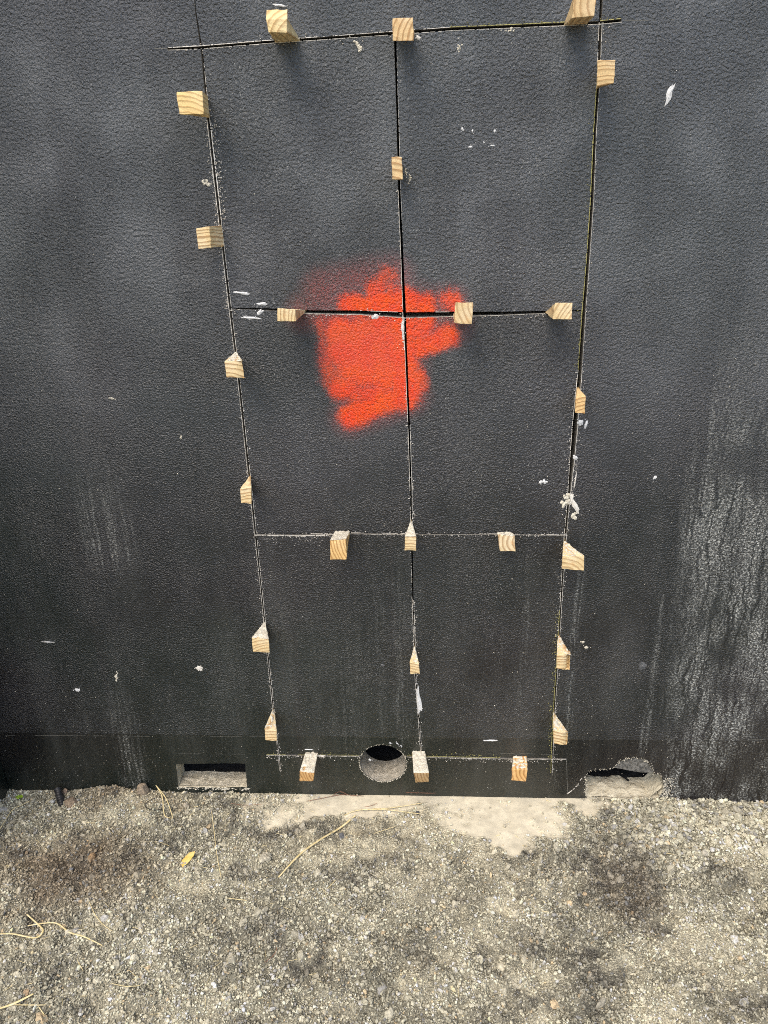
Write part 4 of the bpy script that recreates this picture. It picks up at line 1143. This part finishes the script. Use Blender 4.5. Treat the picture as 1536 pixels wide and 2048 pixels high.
def on_ground(l, rad, lift): return [(x, min(y, -.004), gz(x, y) + rad + lift) for x, y in l]
STALK_L = {
 'thick': 'thickest long straw stalk slanting down from the cement patch below the round hole',
 'long': 'long straw stalk lying level along the cement patch under the round hole',
 'fork': 'straw blade forking up from the level stalk on the cement patch',
 'bent': 'pale stalk bent like a hook at the left edge of the gravel',
 'tapered': 'tapering straw stalk pointing down to the right beside the bent one at the left',
 'corner': 'thick cut straw stalk in the bottom left corner of the gravel',
 'sprig': 'thin straw sprig branching from the thick stalk in the bottom left corner',
 'tiny': 'tiny straw end just below the sprig in the bottom left corner',
 'thin': 'hair-thin upright straw below the rectangular opening',
 'curl': 'small curled straw near the bottom, right of the bottom left corner',
 'arc': 'fine curved straw on pale dust above the tapering stalk at the left',
 'hook': 'straw folded into a hook left of the rectangular opening',
 'stem': 'straight straw joining the hooked straw left of the rectangular opening',
 'left': 'straw curving along the gravel at the far left by the black pier',
 'short': 'short straw piece on gravel under the level stalk below the round hole',
 'splinter': 'short splinter of straw below the foot of the thickest stalk',
 'rest': 'small pale straw lying between the two left-hand stalk groups',
 'pale': 'short pale straw lying level on the gravel below the yellow leaf',
 'root': 'dark fine rootlet on the gravel near the bottom middle'}
for k_, rad, l in STALK:
    pts = on_ground(l, rad, .0055)
    if k_ in ('hook', 'stem'): pts[0] = (pts[0][0], -.012, pts[0][2] + .028)
    o = link('dry_stalk', tube('dry_stalk', pts, rad * (1.45 if k_ == 'thick' else 1.25), TWIGM if k_ == 'root' else STRAW)); tag(o, STALK_L[k_], 'straw', 'dry straw on the gravel')
TWIG_L = {'a': 'reddish twig lying across the cement near the wall left of the round hole', 'b': 'reddish twig peaked against the wall just below the round hole, left side',
          'c': 'faint reddish twig lying level on the cement below the round hole', 'd': 'thin red twig leaning on the wall under the crusted split wedge',
          'e': 'second red twig crossing the leaning one under the crusted split wedge', 'f': 'fine brown twig on dusty gravel right of the rectangular opening'}
for k_, rad, l in TWIG:
    pts = on_ground(l, rad, .004)
    if k_ in 'bde':
        pts = [(x, y, z + (.012 if (k_ != 'b' or i == 1) else 0)) for i, (x, y, z) in enumerate(pts)]
    o = link('twig', tube('twig', pts, rad, TWIGM, 5)); tag(o, TWIG_L[k_], 'twig', 'reddish twigs by the wall')
# unnamed chaff: dozens of hair-fine straws nobody could count
vs_, fs_ = [], []
for _ in range(150):
    x, y = random.uniform(-1.15, .9), random.uniform(-.64, -.01)
    if random.random() < .6: x = random.uniform(-1.15, -.25)
    a, l_ = random.random() * 6.28, random.uniform(.006, .028); r_ = random.uniform(.0003, .0006)
    z0 = gz(x, y) + .0045; dx, dy = math.cos(a) * l_, math.sin(a) * l_; nx_, ny_ = -math.sin(a) * r_, math.cos(a) * r_
    i = len(vs_)
    if y + dy > -.003: continue
    z1 = gz(x + dx, y + dy) + .0045
    vs_ += [(x + nx_, y + ny_, z0), (x - nx_, y - ny_, z0), (x, y, z0 + 2 * r_), (x + dx + nx_, y + dy + ny_, z1), (x + dx - nx_, y + dy - ny_, z1), (x + dx, y + dy, z1 + 2 * r_)]
    fs_ += [(i, i + 2, i + 5, i + 3), (i + 2, i + 1, i + 4, i + 5), (i + 1, i, i + 3, i + 4)]
o = link('chaff', mesh('chaff', vs_, fs_, STRAW)); tag(o, 'hair-fine bits of chaff scattered over the gravel', 'chaff', kind='stuff')

ROCK_L = {'clod': 'flat brown clod lying beside the black pipe end at the left', 'mound': 'brown lump standing against the wall left of the rectangular opening',
          'chip': 'small brown chip behind the black pipe end', 'pale': 'pale angular stone on the gravel below the right hole', 'grey': 'dark grey pebble in the brown soil at the left',
          'white': 'small whitish pebble left of the hair-thin upright straw', 'blue': 'bluish stone beside the top of the thickest stalk', 'slate': 'dark slate pebble at the right end of the level stalk',
          'lump': 'pale dusty lump of cement below the cement patch, left of the thickest stalk', 'tan': 'tan pebble above the thick stalk in the bottom left corner',
          'white2': 'white pebble under the black wall beside the black pipe end', 'brownish': 'orange-brown clod in the dark soil at the left', 'beige': 'round beige pebble below the left end of the rectangular opening',
          'quartz': 'small pale quartz chip left of the pale angular stone', 'flat': 'flat pale chip on the gravel below the short level straw'}
FACETS = [Vector(f).normalized() for f in [(1, .3, .8), (-.7, .5, .9), (.1, -1, .5), (-.9, -.5, .2), (.6, .9, .1), (0, .2, 1.0), (.9, -.6, .3)]]
for q, (k_, (x, y), sx, sz, col) in enumerate(ROCKS):
    y = min(y, -sx * .9)
    bm = bmesh.new(); bmesh.ops.create_icosphere(bm, subdivisions=3, radius=1)
    for v in bm.verts:
        p = v.co.copy()
        s_ = 1 + .55 * mnoise.noise(p * .9 + Vector((q * 7.1, 0, 3))) + .28 * mnoise.noise(p * 2.2 + Vector((q * 3.3, 5, 0))) + .14 * mnoise.noise(p * 5.5 + Vector((q, 5, 0)))
        for fd in FACETS: s_ = min(s_, .80 / max(.05, p.dot(fd)))
        v.co = Vector((p.x * sx * s_, p.y * sx * .8 * s_, p.z * sz * s_ + (sz * .35)))
    me = bpy.data.meshes.new('stone'); bm.to_mesh(me); bm.free(); me.materials.append(ROCKM)
    o = link('stone', me); o.location = (x, y, gz(x, y) + .001); o.rotation_euler = (0, 0, q * 1.3); o.color = col + (1,)
    tag(o, ROCK_L[k_], 'stone', 'larger stones on the gravel')

# yellow leaf
lx, ly = LEAFC; vs_, fs_ = [], []
outl = [(-.011, -.020), (-.013, -.006), (-.006, .010), (-.002, .018), (.012, .022), (.013, .010), (.009, -.004), (.004, -.014), (-.004, -.024)]
vs_.append((0, 0, .006))
for a, b in outl: vs_.append((a, b, .0045 + .002 * mnoise.noise(Vector((a * 90, b * 90, 1)))))
n_ = len(outl); fs_ = [(0, 1 + i, 1 + (i + 1) % n_) for i in range(n_)]
vs_ += [(a, b, c_ - .0012) for a, b, c_ in vs_]; m_ = n_ + 1
fs_ += [(m_, m_ + 1 + (i + 1) % n_, m_ + 1 + i) for i in range(n_)] + [(1 + i, m_ + 1 + i, m_ + 1 + (i + 1) % n_, 1 + (i + 1) % n_) for i in range(n_)]
o = link('fallen_leaf', mesh('fallen_leaf', vs_, fs_, LEAFM)); o.location = (lx, ly, gz(lx, ly) + .003); o.rotation_euler = (.1, -.12, -.1)
tag(o, 'small yellow fallen leaf lying on the gravel', 'leaf')

# black corrugated pipe end leaning against the wall
(ax, ay), (bx, by) = PIPEEND
pr = empty('pipe_end', (bx, by, gz(bx, by))); tag(pr, 'short black ribbed pipe end sticking up out of the soil at the left', 'pipe')
a_, b_ = Vector((ax, -.020, gz(ax, -.02) + .020)), Vector((bx, by - .002, gz(bx, by) - .004))
ax_ = (a_ - b_); Lp = ax_.length; dq = ax_.normalized(); u_ = dq.cross(Vector((0, 0, 1))).normalized(); w_ = dq.cross(u_)
vs_, fs_ = [], []; S_n, R_n = 18, 26
for j in range(R_n + 1):
    t = j / R_n; rr = .0095 * (1 + .07 * math.cos(t * 2 * math.pi * 7)) * (1.12 if t > .9 else 1)
    for i in range(S_n):
        an = 2 * math.pi * i / S_n; vs_.append(b_ + dq * Lp * t + (u_ * math.cos(an) + w_ * math.sin(an)) * rr - pr.location)
for j in range(R_n):
    for i in range(S_n): fs_.append((j * S_n + i, j * S_n + (i + 1) % S_n, (j + 1) * S_n + (i + 1) % S_n, (j + 1) * S_n + i))
link('ribbed_tube', mesh('ribbed_tube', vs_, fs_, BLACKP, True), pr)
top = [b_ + dq * (Lp * .985) + (u_ * math.cos(2 * math.pi * i / S_n) + w_ * math.sin(2 * math.pi * i / S_n)) * .0088 - pr.location for i in range(S_n)]
bot = [p + dq * .004 for p in top]
link('end_cap', mesh('end_cap', top + bot, [tuple(range(S_n)), tuple(S_n + i for i in range(S_n))] + [(i, (i + 1) % S_n, S_n + (i + 1) % S_n, S_n + i) for i in range(S_n)], BLACKP), pr)

# thin dark loop of wire
o = link('wire_loop', tube('wire_loop', on_ground(LOOP, .0011, .004), .0011, BLACKP, 6, 0)); tag(o, 'thin dark loop of wire on the soil left of the rectangular opening', 'wire')

# seedling
px_, py_ = PLANT; py_ = min(py_, -.014)
sd = empty('seedling', (px_, py_, gz(px_, py_))); tag(sd, 'tiny bright green seedling in the far left corner by the wall', 'plant')
link('stem', tube('stem', [(0, 0, -.002), (.001, -.001, .008), (0, 0, .015)], .0008, GREEN, 5), sd)
for (dx, dz, an, s_) in [(-.005, .013, 2.6, .0075), (.006, .015, .5, .008), (.001, .019, 1.6, .005)]:
    vs_ = [(0, 0, 0)]; 
    for i in range(10):
        t = 2 * math.pi * i / 10; u, w = math.cos(t) * s_, math.sin(t) * s_ * .62
        vs_.append((u * math.cos(an) - w * math.sin(an), .002 * math.sin(t * 2) - .001, u * math.sin(an) * .8 + w * math.cos(an)))
    vs_ += [(p[0], p[1] + .0005, p[2]) for p in vs_]
    fs_ = [(0, 1 + i, 1 + (i + 1) % 10) for i in range(10)] + [(11, 12 + (i + 1) % 10, 12 + i) for i in range(10)] + [(1 + i, 12 + i, 12 + (i + 1) % 10, 1 + (i + 1) % 10) for i in range(10)]
    lo = link('leaf', mesh('leaf', vs_, fs_, GREEN), sd); lo.location = (dx, -.004, dz)
